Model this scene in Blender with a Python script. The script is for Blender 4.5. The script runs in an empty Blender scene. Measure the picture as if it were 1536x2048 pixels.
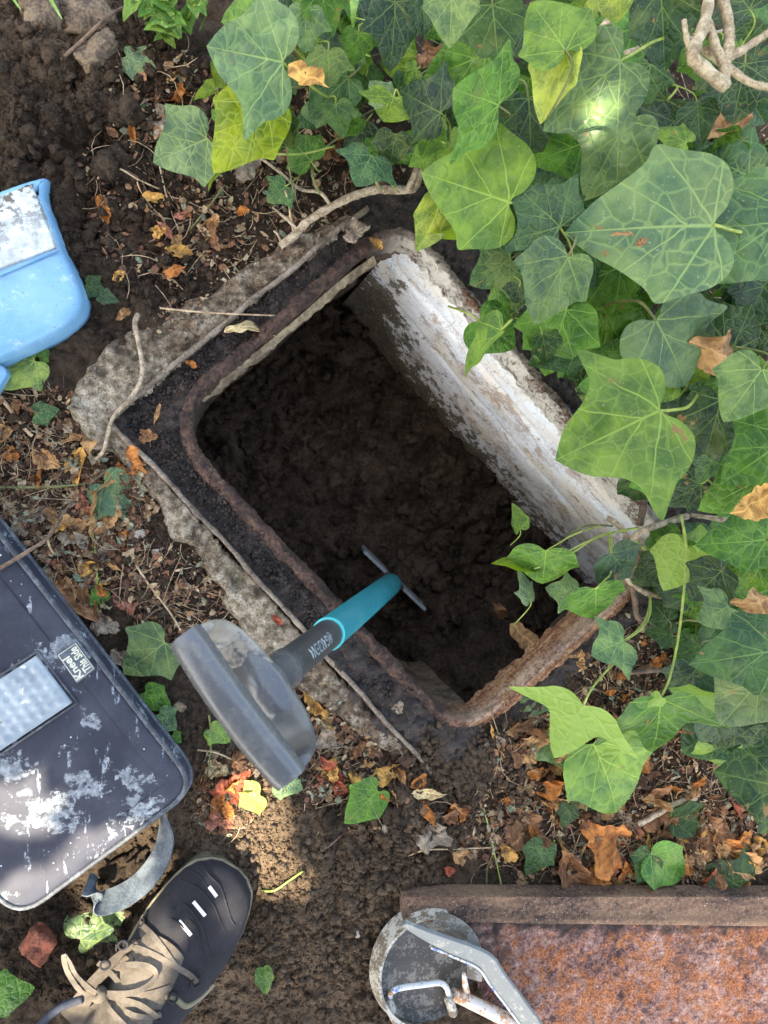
import bpy, bmesh, math, random
import numpy as np
from mathutils import Vector, Matrix, Quaternion
from mathutils.bvhtree import BVHTree

S = bpy.context.scene
C = S.collection
rnd = random.Random(7)
R = math.radians

# ------------------------------------------------------------------ camera
F = 1540.0                       # focal length in photograph pixels (1536 x 2048)
CAM = Vector((0, 0, 1.0))
NADIR = (430, 920)               # the point of the picture straight below the lens
_r = Vector(((NADIR[0] - 768) / F, -(NADIR[1] - 1024) / F, -1)).normalized()
ROT = _r.rotation_difference(Vector((0, 0, -1)))
cd = bpy.data.cameras.new('camera')
cam = bpy.data.objects.new('camera', cd)
C.objects.link(cam)
cam.location = CAM
cam.rotation_mode = 'QUATERNION'
cam.rotation_quaternion = ROT
cd.sensor_fit = 'VERTICAL'
cd.sensor_height = 36.0
cd.lens = 36.0 * F / 2048
cd.clip_start = 0.02
cd.clip_end = 200
cd.dof.use_dof = True
cd.dof.focus_distance = 1.04
cd.dof.aperture_fstop = 13.0
S.camera = cam

# ------------------------------------------------------------------ light
SUN_DIR = Vector((-0.40, -0.34, 0.85)).normalized()      # towards the sun
elev = math.asin(SUN_DIR.z)
W = bpy.data.worlds.new('World')
S.world = W
W.use_nodes = True
wn = W.node_tree
for n in list(wn.nodes):
    wn.nodes.remove(n)
sky = wn.nodes.new('ShaderNodeTexSky')
sky.sky_type = 'NISHITA'
sky.sun_disc = False
sky.sun_elevation = elev
sky.sun_rotation = math.atan2(SUN_DIR.x, SUN_DIR.y)
sky.air_density = 1.0
sky.dust_density = 4.0
sky.ozone_density = 0.6
bg = wn.nodes.new('ShaderNodeBackground')
bg.inputs['Strength'].default_value = 0.15
wo = wn.nodes.new('ShaderNodeOutputWorld')
wn.links.new(sky.outputs[0], bg.inputs['Color'])
wn.links.new(bg.outputs[0], wo.inputs['Surface'])
sd = bpy.data.lights.new('sun', 'SUN')
sd.energy = 3.1
sd.angle = R(0.55)
sd.color = (1, 0.93, 0.82)
so = bpy.data.objects.new('sun', sd)
C.objects.link(so)
so.rotation_mode = 'QUATERNION'
so.rotation_quaternion = SUN_DIR.to_track_quat('Z', 'Y')
so.location = SUN_DIR * 10
vs = S.view_settings
vs.view_transform = 'Standard'
vs.look = 'None'
vs.gamma = 1
vs.exposure = 3.05
vs.use_curve_mapping = False
try:
    vs.use_white_balance = True
    vs.white_balance_temperature = 7700
    vs.white_balance_tint = 8
except Exception:
    pass
S.cycles.max_bounces = 8
S.cycles.use_denoising = True

# ------------------------------------------------------------------ helpers
def P(px, py, z=0.0):
    """a point of the place: where the line of sight through a photo pixel meets height z"""
    d = ROT @ Vector(((px - 768) / F, -(py - 1024) / F, -1))
    t = (z - CAM.z) / d.z
    return CAM + d * t

def PL(pts, z=0.0):
    return [P(p[0], p[1], p[2] if len(p) > 2 else z) for p in pts]

def _hash(ix, iy, s):
    h = (ix.astype(np.int64) * 374761393 + iy.astype(np.int64) * 668265263 + s * 1442695041) & 0x7fffffff
    h = ((h ^ (h >> 13)) * 1274126177) & 0x7fffffff
    h = ((h ^ (h >> 16)) * 1911520717) & 0x7fffffff
    return (h ^ (h >> 15)) & 0xffff

def vnoise(x, y, s=0):
    ix = np.floor(x); iy = np.floor(y)
    fx = x - ix; fy = y - iy
    fx = fx * fx * (3 - 2 * fx); fy = fy * fy * (3 - 2 * fy)
    a = _hash(ix, iy, s) / 65535.; b = _hash(ix + 1, iy, s) / 65535.
    c = _hash(ix, iy + 1, s) / 65535.; d = _hash(ix + 1, iy + 1, s) / 65535.
    return (a + (b - a) * fx) * (1 - fy) + (c + (d - c) * fx) * fy - 0.5

def fbm(x, y, sc, s=0, o=4, g=0.5):
    t = np.zeros_like(x, dtype=float); a = 1.0
    for k in range(o):
        t += a * vnoise(x * sc + 17.3 * k, y * sc - 9.1 * k, s + k)
        a *= g; sc *= 2.03
    return t

def cells(x, y, sc, s=0):
    """rounded clod heights, 0..1"""
    x = x * sc; y = y * sc
    ix = np.floor(x); iy = np.floor(y)
    best = np.full_like(x, 9.0); br = np.zeros_like(x)
    for dx in (-1, 0, 1):
        for dy in (-1, 0, 1):
            cx = ix + dx; cy = iy + dy
            jx = cx + _hash(cx, cy, s) / 65535.; jy = cy + _hash(cx, cy, s + 5) / 65535.
            rr = 0.45 + 0.55 * _hash(cx, cy, s + 9) / 65535.
            d = np.hypot(x - jx, y - jy) / rr
            m = d < best
            best = np.where(m, d, best); br = np.where(m, rr, br)
    return np.sqrt(np.clip(1 - best * best, 0, 1)) * br

def inpoly(x, y, poly):
    r = np.zeros(x.shape, bool)
    n = len(poly)
    for i in range(n):
        x0, y0 = poly[i][0], poly[i][1]; x1, y1 = poly[(i + 1) % n][0], poly[(i + 1) % n][1]
        if y0 == y1: continue
        c = ((y0 > y) != (y1 > y)) & (x < (x1 - x0) * (y - y0) / (y1 - y0) + x0)
        r ^= c
    return r

def polydist(x, y, poly, closed=True):
    d = np.full(x.shape, 1e9)
    n = len(poly)
    for i in range(n if closed else n - 1):
        ax, ay = poly[i][0], poly[i][1]; bx, by = poly[(i + 1) % n][0], poly[(i + 1) % n][1]
        vx, vy = bx - ax, by - ay
        t = np.clip(((x - ax) * vx + (y - ay) * vy) / (vx * vx + vy * vy + 1e-12), 0, 1)
        d = np.minimum(d, np.hypot(x - ax - t * vx, y - ay - t * vy))
    return d

def sstep(a, b, v):
    t = np.clip((v - a) / (b - a), 0, 1)
    return t * t * (3 - 2 * t)

def gauss(x, y, px, py, rpx):
    c = P(px, py)
    r = rpx * 0.00068
    return np.exp(-((x - c.x) ** 2 + (y - c.y) ** 2) / (r * r))

def crom(pts, n=6, closed=False):
    pts = [Vector(p) for p in pts]
    if len(pts) < 3 and not closed:
        return [pts[0].lerp(pts[-1], i / n) for i in range(n + 1)]
    out = []
    m = len(pts)
    for i in range(m if closed else m - 1):
        if closed:
            p0, p1, p2, p3 = pts[i - 1], pts[i], pts[(i + 1) % m], pts[(i + 2) % m]
        else:
            p0 = pts[max(i - 1, 0)]; p1 = pts[i]; p2 = pts[i + 1]; p3 = pts[min(i + 2, m - 1)]
        for k in range(n):
            t = k / n
            out.append(0.5 * ((2 * p1) + (p2 - p0) * t + (2 * p0 - 5 * p1 + 4 * p2 - p3) * t * t + (3 * p1 - p0 - 3 * p2 + p3) * t ** 3))
    if not closed:
        out.append(pts[-1])
    return out

class MB:
    def __init__(s):
        s.v = []; s.f = []; s.uv = None
    def add(s, v, f):
        o = len(s.v)
        s.v += [tuple(p) for p in v]
        s.f += [tuple(i + o for i in q) for q in f]
    def tube(s, pts, r0, r1=None, n=7, flat=1.0, up=None, cap=True, jit=0.0):
        r1 = r0 if r1 is None else r1
        pts = [Vector(p) for p in pts]
        m = len(pts); v = []; f = []
        prev = up
        for i, p in enumerate(pts):
            d = (pts[min(i + 1, m - 1)] - pts[max(i - 1, 0)])
            d = d.normalized() if d.length > 1e-9 else Vector((0, 0, 1))
            a = prev if prev is not None else Vector((0.13, 0.31, 1))
            sd_ = d.cross(a)
            if sd_.length < 1e-5: sd_ = d.orthogonal()
            sd_.normalize()
            u = sd_.cross(d).normalized()
            prev = u
            r = (r0 + (r1 - r0) * i / max(m - 1, 1)) * (1 + jit * rnd.uniform(-1, 1))
            for k in range(n):
                t = 2 * math.pi * k / n
                v.append(p + sd_ * math.cos(t) * r + u * math.sin(t) * r * flat)
        for i in range(m - 1):
            for k in range(n):
                f.append((i * n + k, i * n + (k + 1) % n, (i + 1) * n + (k + 1) % n, (i + 1) * n + k))
        if cap:
            f.append(tuple(range(n - 1, -1, -1))); f.append(tuple((m - 1) * n + k for k in range(n)))
        s.add(v, f)
    def ribbon(s, pts, side, w, th):
        """strap of rectangular section; side = width direction (vector or list)"""
        pts = [Vector(p) for p in pts]; m = len(pts); v = []; f = []
        for i, p in enumerate(pts):
            d = (pts[min(i + 1, m - 1)] - pts[max(i - 1, 0)]).normalized()
            a = side[i] if isinstance(side, list) else side
            a = (a - d * a.dot(d)).normalized(); nn = d.cross(a).normalized()
            ww = w[i] if isinstance(w, list) else w
            v += [p + a * ww / 2 + nn * th / 2, p - a * ww / 2 + nn * th / 2, p - a * ww / 2 - nn * th / 2, p + a * ww / 2 - nn * th / 2]
        for i in range(m - 1):
            for k in range(4):
                f.append((i * 4 + k, i * 4 + (k + 1) % 4, i * 4 + 4 + (k + 1) % 4, i * 4 + 4 + k))
        f.append((3, 2, 1, 0)); f.append(tuple((m - 1) * 4 + k for k in range(4)))
        s.add(v, f)
    def prism(s, poly, z0, z1):
        n = len(poly)
        v = [(p[0], p[1], z0) for p in poly] + [(p[0], p[1], z1) for p in poly]
        f = [tuple(range(n - 1, -1, -1)), tuple(range(n, 2 * n))]
        f += [(i, (i + 1) % n, n + (i + 1) % n, n + i) for i in range(n)]
        s.add(v, f)
    def loft(s, rings, closed=True, cap0=True, cap1=True):
        n = len(rings[0]); v = []; f = []
        for r in rings: v += list(r)
        for i in range(len(rings) - 1):
            for k in range(n if closed else n - 1):
                f.append((i * n + k, i * n + (k + 1) % n, (i + 1) * n + (k + 1) % n, (i + 1) * n + k))
        if cap0: f.append(tuple(range(n - 1, -1, -1)))
        if cap1: f.append(tuple((len(rings) - 1) * n + k for k in range(n)))
        s.add(v, f)
    def build(s, name, m, parent=None, smooth=True, sharp=None, bevel=0, fix=True):
        me = bpy.data.meshes.new(name)
        me.from_pydata(s.v, [], s.f)
        if fix:
            b = bmesh.new(); b.from_mesh(me); bmesh.ops.recalc_face_normals(b, faces=b.faces)
            if bevel:
                ed = [e for e in b.edges if len(e.link_faces) == 2 and e.calc_face_angle() > 0.7]
                bmesh.ops.bevel(b, geom=ed, offset=bevel, segments=2, affect='EDGES', profile=0.6)
            b.to_mesh(me); b.free()
        return link(name, me, m, parent, smooth, sharp)

def link(name, me, m, parent=None, smooth=True, sharp=None):
    if smooth:
        me.polygons.foreach_set('use_smooth', np.ones(len(me.polygons), bool))
        if sharp:
            try: me.set_sharp_from_angle(angle=R(sharp))
            except Exception: pass
    if m and not me.materials: me.materials.append(m)
    o = bpy.data.objects.new(name, me)
    C.objects.link(o)
    if parent: par(o, parent)
    return o

WM = {}
def par(o, root):
    o.parent = root
    o.matrix_parent_inverse = WM.get(root.name, Matrix()).inverted()

def thing(name, label, cat, loc, group=None):
    o = bpy.data.objects.new(name, None); C.objects.link(o)
    o.empty_display_size = 0.02
    o.location = loc; WM[o.name] = Matrix.Translation(loc)
    return tag(o, label, cat, group)

def tag(o, label=None, cat=None, group=None, kind=None):
    if label: o['label'] = label
    if cat: o['category'] = cat
    if group: o['group'] = group
    if kind: o['kind'] = kind
    return o

def npmesh(name, v, f, m, parent=None, smooth=True, col=None):
    """v (n,3), f (k,3|4) numpy; quick mesh; col = dict of per-vertex float attributes"""
    me = bpy.data.meshes.new(name)
    k = f.shape[1]
    me.vertices.add(len(v)); me.vertices.foreach_set('co', np.asarray(v, np.float32).ravel())
    me.loops.add(f.size); me.loops.foreach_set('vertex_index', f.astype(np.int32).ravel())
    me.polygons.add(len(f)); me.polygons.foreach_set('loop_start', np.arange(0, f.size, k, dtype=np.int32))
    me.update(calc_edges=True); me.validate()
    if col:
        for nm, a in col.items():
            at = me.attributes.new(nm, 'FLOAT', 'POINT'); at.data.foreach_set('value', np.asarray(a, np.float32))
    return link(name, me, m, parent, smooth)

def gridmesh(name, X, Y, Z, keep, m, parent=None, col=None):
    """X,Y,Z 2-D arrays; keep = mask of cells"""
    ny, nx = X.shape
    idx = np.arange(nx * ny).reshape(ny, nx)
    q = np.stack([idx[:-1, :-1], idx[:-1, 1:], idx[1:, 1:], idx[1:, :-1]], -1)[keep]
    used = np.unique(q)
    mp = np.full(nx * ny, -1); mp[used] = np.arange(len(used))
    v = np.stack([X.ravel(), Y.ravel(), Z.ravel()], -1)[used]
    c = {k: a.ravel()[used] for k, a in col.items()} if col else None
    return npmesh(name, v, mp[q], m, parent, True, c)

def cellmid(A):
    return (A[:-1, :-1] + A[1:, 1:] + A[:-1, 1:] + A[1:, :-1]) / 4

# inner corners of the iron rim
CW, CN, CE, CS = (P(335, 845), P(802, 447), P(1344, 1094), P(930, 1470))

# ------------------------------------------------------------------ materials
class NT:
    def __init__(s, name):
        s.m = bpy.data.materials.new(name); s.m.use_nodes = True
        s.t = s.m.node_tree; s.t.nodes.clear()
        s.out = s.t.nodes.new('ShaderNodeOutputMaterial')
        s.tc = s.t.nodes.new('ShaderNodeTexCoord')
        s.obj = s.tc.outputs['Object']; s.uv = s.tc.outputs['UV']
    def n(s, t): return s.t.nodes.new('ShaderNode' + t)
    def set(s, sock, v):
        if v is None: return
        if hasattr(v, 'is_output'): s.t.links.new(v, sock)
        elif isinstance(v, (tuple, list)): sock.default_value = tuple(v) if (len(v) == 4 or sock.type == 'VECTOR') else (*v, 1)
        else: sock.default_value = v
    def noise(s, sc, det=4, ro=0.55, vec=None, dist=0):
        n = s.n('TexNoise'); n.inputs['Scale'].default_value = sc; n.inputs['Detail'].default_value = det
        n.inputs['Roughness'].default_value = ro; n.inputs['Distortion'].default_value = dist
        s.set(n.inputs['Vector'], vec or s.obj); return n.outputs['Fac']
    def noisec(s, sc, vec=None, det=2):
        n = s.n('TexNoise'); n.inputs['Scale'].default_value = sc; n.inputs['Detail'].default_value = det
        s.set(n.inputs['Vector'], vec or s.obj); return n.outputs['Color']
    def vor(s, sc, feat='F1', vec=None, out='Distance'):
        n = s.n('TexVoronoi'); n.feature = feat; n.inputs['Scale'].default_value = sc
        s.set(n.inputs['Vector'], vec or s.obj); return n.outputs[out]
    def ramp(s, fac, *st):
        n = s.n('ValToRGB'); e = n.color_ramp.elements
        while len(e) < len(st): e.new(0.5)
        for k, (p, c) in enumerate(st):
            e[k].position = p; e[k].color = (*c, 1) if isinstance(c, (tuple, list)) else (c, c, c, 1)
        s.set(n.inputs[0], fac); return n.outputs[0]
    def mix(s, f, a, b, mode='MIX'):
        n = s.n('Mix'); n.data_type = 'RGBA'; n.blend_type = mode
        s.set(n.inputs[0], f); s.set(n.inputs[6], a); s.set(n.inputs[7], b); return n.outputs[2]
    def math(s, op, a, b=None, c=None, clamp=False):
        n = s.n('Math'); n.operation = op; n.use_clamp = clamp
        s.set(n.inputs[0], a); s.set(n.inputs[1], b)
        if c is not None: s.set(n.inputs[2], c)
        return n.outputs[0]
    def step(s, v, a, b):
        n = s.n('MapRange'); n.interpolation_type = 'SMOOTHSTEP'
        s.set(n.inputs[0], v); s.set(n.inputs[1], a); s.set(n.inputs[2], b); return n.outputs[0]
    def attr(s, nm):
        n = s.n('Attribute'); n.attribute_name = nm; return n.outputs['Fac']
    def mapv(s, vec, scale, rot=(0, 0, 0)):
        n = s.n('Mapping'); s.set(n.inputs['Vector'], vec); n.inputs['Scale'].default_value = scale
        n.inputs['Rotation'].default_value = rot; return n.outputs[0]
    def add(s, a, b, sc):
        n = s.n('VectorMath'); n.operation = 'MULTIPLY_ADD'; s.set(n.inputs[0], b); n.inputs[1].default_value = (sc,) * 3; s.set(n.inputs[2], a); return n.outputs[0]
    def bump(s, h, st=0.5, d=0.002, nrm=None):
        n = s.n('Bump'); n.inputs['Strength'].default_value = st; n.inputs['Distance'].default_value = d
        s.set(n.inputs['Height'], h)
        if nrm is not None: s.set(n.inputs['Normal'], nrm)
        return n.outputs[0]
    def bsdf(s, col, rough=0.7, nrm=None, metal=0, spec=0.5, coat=0, trans=None, tcol=None, sheen=0):
        n = s.n('BsdfPrincipled')
        s.set(n.inputs['Base Color'], col); s.set(n.inputs['Roughness'], rough); s.set(n.inputs['Metallic'], metal)
        s.set(n.inputs['Specular IOR Level'], spec); s.set(n.inputs['Coat Weight'], coat)
        if sheen: s.set(n.inputs['Sheen Weight'], sheen)
        if nrm is not None: s.set(n.inputs['Normal'], nrm)
        o = n.outputs[0]
        if trans is not None:
            t = s.n('BsdfTranslucent'); s.set(t.inputs['Color'], tcol)
            if nrm is not None: s.set(t.inputs['Normal'], nrm)
            mx = s.n('MixShader'); s.set(mx.inputs[0], trans); s.t.links.new(o, mx.inputs[1]); s.t.links.new(t.outputs[0], mx.inputs[2]); o = mx.outputs[0]
        s.t.links.new(o, s.out.inputs['Surface'])
        return s.m

def mat_soil(name, dark, mid, tan):
    m = NT(name)
    a = m.noise(14, 6, 0.65); b = m.noise(160, 5, 0.7); c = m.noise(700, 3, 0.7)
    base = m.mix(m.step(m.mix(0.5, a, b), 0.36, 0.64), dark, mid)
    base = m.mix(m.math('MULTIPLY', m.attr('tan'), m.step(b, 0.30, 0.55)), base, tan)
    redn = m.mix(m.step(m.noise(260, 4, 0.7), 0.42, 0.62), (0.028, 0.019, 0.013), (0.095, 0.050, 0.032))
    base = m.mix(m.math('MULTIPLY', m.attr('litter'), m.step(m.noise(40, 3, 0.6), 0.42, 0.62)), base, redn)
    base = m.mix(m.step(m.noise(420, 2, 0.5), 0.69, 0.74), base, (0.22, 0.17, 0.12))
    crack = m.step(m.vor(38, 'DISTANCE_TO_EDGE', m.add(m.obj, m.noisec(40), 0.03)), 0.0, 0.05)
    crk = m.math('MULTIPLY', m.math('SUBTRACT', 1.0, crack), m.attr('tan'))
    base = m.mix(m.math('MULTIPLY', crk, 0.45), base, dark)
    h = m.math('ADD', m.math('MULTIPLY', b, 1.0), m.math('MULTIPLY', c, 0.5))
    h = m.math('SUBTRACT', h, m.math('MULTIPLY', crk, 0.6))
    return m.bsdf(base, 0.88, m.bump(h, 1.0, 0.008), spec=0.12)

M_soil = mat_soil('soil', (0.018, 0.013, 0.0095), (0.085, 0.061, 0.042), (0.27, 0.19, 0.125))

def mat_simple(name, c1, c2, sc=60, rough=0.75, bs=0.4, bd=0.002, lo=0.4, hi=0.6, spec=0.4, metal=0, det=5):
    m = NT(name)
    a = m.noise(sc, det, 0.65); b = m.noise(sc * 6, 4, 0.65)
    col = m.mix(m.step(m.mix(0.4, a, b), lo, hi), c1, c2)
    return m.bsdf(col, rough, m.bump(m.mix(0.5, a, b), bs, bd), metal, spec)

def mat_pit():
    m = NT('pit soil')
    a = m.noise(22, 6, 0.65); b = m.noise(170, 5, 0.7)
    col = m.mix(m.step(m.mix(0.5, a, b), 0.38, 0.64), (0.017, 0.0125, 0.0095), (0.070, 0.051, 0.038))
    col = m.mix(m.step(m.noise(300, 2), 0.72, 0.76), col, (0.16, 0.115, 0.07))
    return m.bsdf(col, 0.9, m.bump(b, 1.0, 0.006), spec=0.08)
M_pit = mat_pit()

def mat_concrete():
    m = NT('weathered concrete')
    a = m.noise(11, 6, 0.7); b = m.noise(90, 6, 0.75); c = m.noise(420, 4, 0.7)
    col = m.ramp(m.mix(0.55, a, b), (0.40, (0.060, 0.047, 0.033)), (0.47, (0.20, 0.16, 0.11)), (0.52, (0.34, 0.29, 0.21)), (0.58, (0.54, 0.49, 0.395)))
    col = m.mix(m.step(c, 0.52, 0.66), col, (0.085, 0.068, 0.05))
    col = m.mix(m.step(m.noise(240, 3), 0.66, 0.72), col, (0.52, 0.50, 0.45))
    moss = m.math('MULTIPLY', m.step(m.noise(28, 4), 0.56, 0.66), m.step(m.noise(320, 3), 0.42, 0.55))
    col = m.mix(m.math('MULTIPLY', moss, 0.5), col, (0.075, 0.080, 0.025))
    dirt = m.math('MULTIPLY', m.attr('dirt'), m.step(m.noise(46, 5, 0.7), 0.34, 0.58))
    col = m.mix(dirt, col, m.mix(m.step(b, .4, .6), (0.050, 0.034, 0.024), (0.19, 0.135, 0.088)))
    h = m.math('ADD', m.math('MULTIPLY', b, 1.2), m.math('MULTIPLY', c, 0.5))
    return m.bsdf(col, 0.92, m.bump(h, 1.0, 0.008), spec=0.2)
M_conc = mat_concrete()

def mat_lip():
    m = NT('corroded frame edge')
    a = m.noise(30, 5, 0.7); b = m.noise(260, 4, 0.7)
    col = m.ramp(m.mix(0.5, a, b), (0.38, (0.040, 0.030, 0.023)), (0.5, (0.13, 0.10, 0.075)), (0.62, (0.24, 0.20, 0.155)))
    return m.bsdf(col, 0.8, m.bump(b, 0.5, 0.0015), spec=0.3)
M_lip = mat_lip()

def mat_groove():
    m = NT('greasy black dirt')
    a = m.noise(40, 6, 0.7); b = m.noise(240, 5, 0.7)
    col = m.mix(m.step(m.mix(.5, a, b), 0.42, 0.64), (0.008, 0.007, 0.007), (0.052, 0.037, 0.028))
    col = m.mix(m.math('MULTIPLY', m.step(m.noise(330, 3), 0.60, 0.68), 0.8), col, (0.13, 0.055, 0.028))
    col = m.mix(m.step(m.noise(520, 2), 0.70, 0.74), col, (0.25, 0.21, 0.17))
    return m.bsdf(col, m.ramp(b, (0.3, 0.45), (0.7, 0.9)), m.bump(b, 1.0, 0.004), spec=0.4)
M_groove = mat_groove()

def mat_rim():
    m = NT('rusted iron rim')
    a = m.noise(26, 6, 0.7); b = m.noise(200, 5, 0.75)
    col = m.ramp(m.mix(.5, a, b), (0.40, (0.014, 0.010, 0.009)), (0.48, (0.045, 0.026, 0.020)), (0.55, (0.10, 0.055, 0.038)), (0.64, (0.19, 0.125, 0.09)))
    orange = m.ramp(m.mix(.5, m.noise(34, 5, .7), b), (0.40, (0.035, 0.016, 0.011)), (0.49, (0.16, 0.055, 0.024)), (0.58, (0.40, 0.22, 0.105)))
    th = math.atan2(-.67, -.74)
    gv_ = m.mapv(m.mapv(m.obj, (1, 1, 1), (0, 0, -th)), (9, 150, 120))
    gr = m.mix(.35, m.noise(1.0, 5, .65, gv_), b)
    grain = m.ramp(gr, (0.36, (0.030, 0.016, 0.011)), (0.45, (0.15, 0.055, 0.026)), (0.52, (0.34, 0.17, 0.08)), (0.60, (0.46, 0.34, 0.22)))
    orange = m.mix(.65, orange, grain)
    col = m.mix(m.attr('orange'), col, orange)
    wh = m.math('MULTIPLY', m.attr('white'), m.step(m.mix(0.35, m.noise(16, 6, .7), b), 0.40, 0.50))
    col = m.mix(wh, col, (0.58, 0.54, 0.47))
    return m.bsdf(col, 0.8, m.bump(m.math('ADD', b, m.math('MULTIPLY', wh, .3)), 1.0, 0.005), spec=0.35)
M_rim = mat_rim()

def mat_whitewall():
    m = NT('peeling white paint')
    tw = math.atan2((CE - CN).y, (CE - CN).x)
    sv = m.mapv(m.mapv(m.obj, (1, 1, 1), (0, 0, -tw)), (.55, 1.2, 1.5))
    a = m.noise(9, 7, 0.66, sv); b = m.noise(75, 6, 0.75); c = m.noise(380, 4, 0.7)
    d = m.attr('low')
    col = m.mix(m.step(m.noise(15, 4, .6, sv), 0.42, 0.62), (0.70, 0.735, 0.755), (0.68, 0.63, 0.54))
    stain = m.step(m.mix(0.35, m.noise(13, 6, .7, m.add(sv, m.noisec(6), 0.2)), b), 0.505, 0.58)
    col = m.mix(m.math('MULTIPLY', stain, 0.7), col, (0.30, 0.20, 0.125))
    grime = m.step(m.mix(0.4, m.noise(17, 6, .7), c), 0.50, 0.62)
    col = m.mix(m.math('MULTIPLY', grime, 0.55), col, (0.30, 0.29, 0.27))
    fl = m.step(m.mix(0.30, m.noise(20, 6, .7, sv), b), 0.60, 0.625)
    col = m.mix(fl, col, (0.055, 0.042, 0.033))
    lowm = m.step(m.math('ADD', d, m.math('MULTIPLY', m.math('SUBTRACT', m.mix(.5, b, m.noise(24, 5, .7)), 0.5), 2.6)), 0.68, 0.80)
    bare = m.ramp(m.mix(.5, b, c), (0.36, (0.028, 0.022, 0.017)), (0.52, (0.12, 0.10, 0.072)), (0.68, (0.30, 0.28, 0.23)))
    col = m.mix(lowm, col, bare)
    crk = m.step(m.vor(26, 'DISTANCE_TO_EDGE', m.add(m.obj, m.noisec(18, None, 4), 0.10)), 0.0, 0.014)
    col = m.mix(m.math('MULTIPLY', m.math('SUBTRACT', 1.0, crk), 0.55), col, (0.11, 0.085, 0.065))
    col = m.mix(m.math('MULTIPLY', m.step(c, 0.60, 0.68), 0.6), col, (0.24, 0.21, 0.18))
    h = m.math('SUBTRACT', m.math('MULTIPLY', b, 0.8), m.math('MULTIPLY', m.mix(1.0, fl, lowm, 'LIGHTEN'), 0.5))
    return m.bsdf(col, 0.7, m.bump(h, 0.4, 0.002), spec=0.25)
M_white = mat_whitewall()

M_wallbrown = mat_simple('damp brown wall', (0.030, 0.021, 0.015), (0.14, 0.10, 0.065), 24, 0.85, 0.9, 0.004)
M_woodwall = mat_simple('rotten pale skirt', (0.10, 0.072, 0.045), (0.30, 0.235, 0.15), 30, 0.85, 0.9, 0.003)

def mat_ivy():
    m = NT('ivy leaf')
    oi = m.n('ObjectInfo')
    sx = m.n('SeparateXYZ'); m.set(sx.inputs[0], m.uv)
    ax = m.math('ABSOLUTE', sx.outputs[0]); y = sx.outputs[1]
    cm = m.n('CombineXYZ'); m.set(cm.inputs[0], m.uv) if False else None
    m.t.links.new(sx.outputs[0], cm.inputs[0]); m.t.links.new(sx.outputs[1], cm.inputs[1])
    m.t.links.new(m.math('MULTIPLY', oi.outputs['Random'], 37.0), cm.inputs[2])
    uv3 = cm.outputs[0]
    vein = None
    wob = m.math('MULTIPLY', m.math('SUBTRACT', m.noise(5, 2, .5, uv3), 0.5), 0.05)
    for ang, w in ((0, 0.013), (33, 0.007), (57, 0.010), (98, 0.008)):
        sa, ca = math.sin(R(ang)), math.cos(R(ang))
        # 33 degree vein springs from a point on the midrib
        yy = m.math('SUBTRACT', y, 0.18) if ang == 33 else y
        perp = m.math('ABSOLUTE', m.math('ADD', wob if ang else 0.0, m.math('SUBTRACT', m.math('MULTIPLY', ax, ca), m.math('MULTIPLY', yy, sa))))
        al = m.math('ADD', m.math('MULTIPLY', ax, sa), m.math('MULTIPLY', yy, ca))
        wd = m.math('MAXIMUM', m.math('MULTIPLY', m.math('SUBTRACT', 1.1, al), w), 0.003)
        k = m.math('SUBTRACT', 1.0, m.step(m.math('DIVIDE', perp, wd), 0.35, 1.5))
        k = m.math('MULTIPLY', k, m.step(al, -0.01, 0.02))
        vein = k if vein is None else m.math('MAXIMUM', vein, k)
    uvd = m.add(uv3, m.noisec(3.0, uv3), 0.22)
    ve = m.vor(5.5, 'DISTANCE_TO_EDGE', uvd)
    net = m.math('SUBTRACT', 1.0, m.step(ve, 0.0, 0.075))
    ve2 = m.vor(15, 'DISTANCE_TO_EDGE', uvd)
    net2 = m.math('SUBTRACT', 1.0, m.step(ve2, 0.0, 0.12))
    veins = m.math('MAXIMUM', m.math('MULTIPLY', vein, 0.68), m.math('MAXIMUM', m.math('MULTIPLY', net, m.math('MULTIPLY_ADD', oi.outputs['Random'], 0.26, 0.12)), m.math('MULTIPLY', net2, 0.08)))
    base = oi.outputs['Color']
    blot = m.noise(2.6, 3, .6, uv3)
    dk = m.mix(1.0, base, (0.50, 0.62, 0.70), 'MULTIPLY'); lt = m.mix(1.0, base, (1.28, 1.22, 1.0), 'MULTIPLY')
    col = m.mix(m.step(blot, 0.34, 0.66), dk, lt)
    col = m.mix(m.math('MULTIPLY', m.step(m.noise(1.7, 3, .6, uv3), 0.55, 0.75), 0.35), col, (0.17, 0.20, 0.06))
    vc = m.mix(0.45, m.mix(1.0, base, (2.6, 2.2, 1.9), 'MULTIPLY'), (0.22, 0.32, 0.07))
    col = m.mix(veins, col, vc)
    # dust specks and brown scars
    col = m.mix(m.math('MULTIPLY', m.step(m.noise(46, 2, .6, uv3), 0.66, 0.74), 0.5), col, (0.36, 0.38, 0.33))
    col = m.mix(m.step(m.mix(0.25, m.noise(2.2, 3, .6, uv3), m.noise(16, 3, .6, uv3)), 0.645, 0.67), col, (0.20, 0.125, 0.05))
    geo = m.n('NewGeometry')
    under = m.mix(m.math('MULTIPLY', veins, .35), m.mix(0.62, base, (0.23, 0.33, 0.075)), (0.34, 0.44, 0.16))
    col = m.mix(geo.outputs['Backfacing'], col, under)
    ro = m.ramp(m.noise(9, 3, .6, uv3), (0.3, 0.24), (0.75, 0.46))
    h = m.math('ADD', m.math('MULTIPLY', m.step(ve, 0, .22), 0.8), m.math('ADD', m.math('MULTIPLY', vein, -0.8), m.math('MULTIPLY', m.noise(7, 3, .6, uv3), 0.9)))
    tc = m.mix(1.0, col, (1.9, 2.0, 0.7), 'MULTIPLY')
    return m.bsdf(col, ro, m.bump(h, 0.40, 0.003), spec=0.17, trans=0.22, tcol=tc)
M_ivy = mat_ivy()

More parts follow.
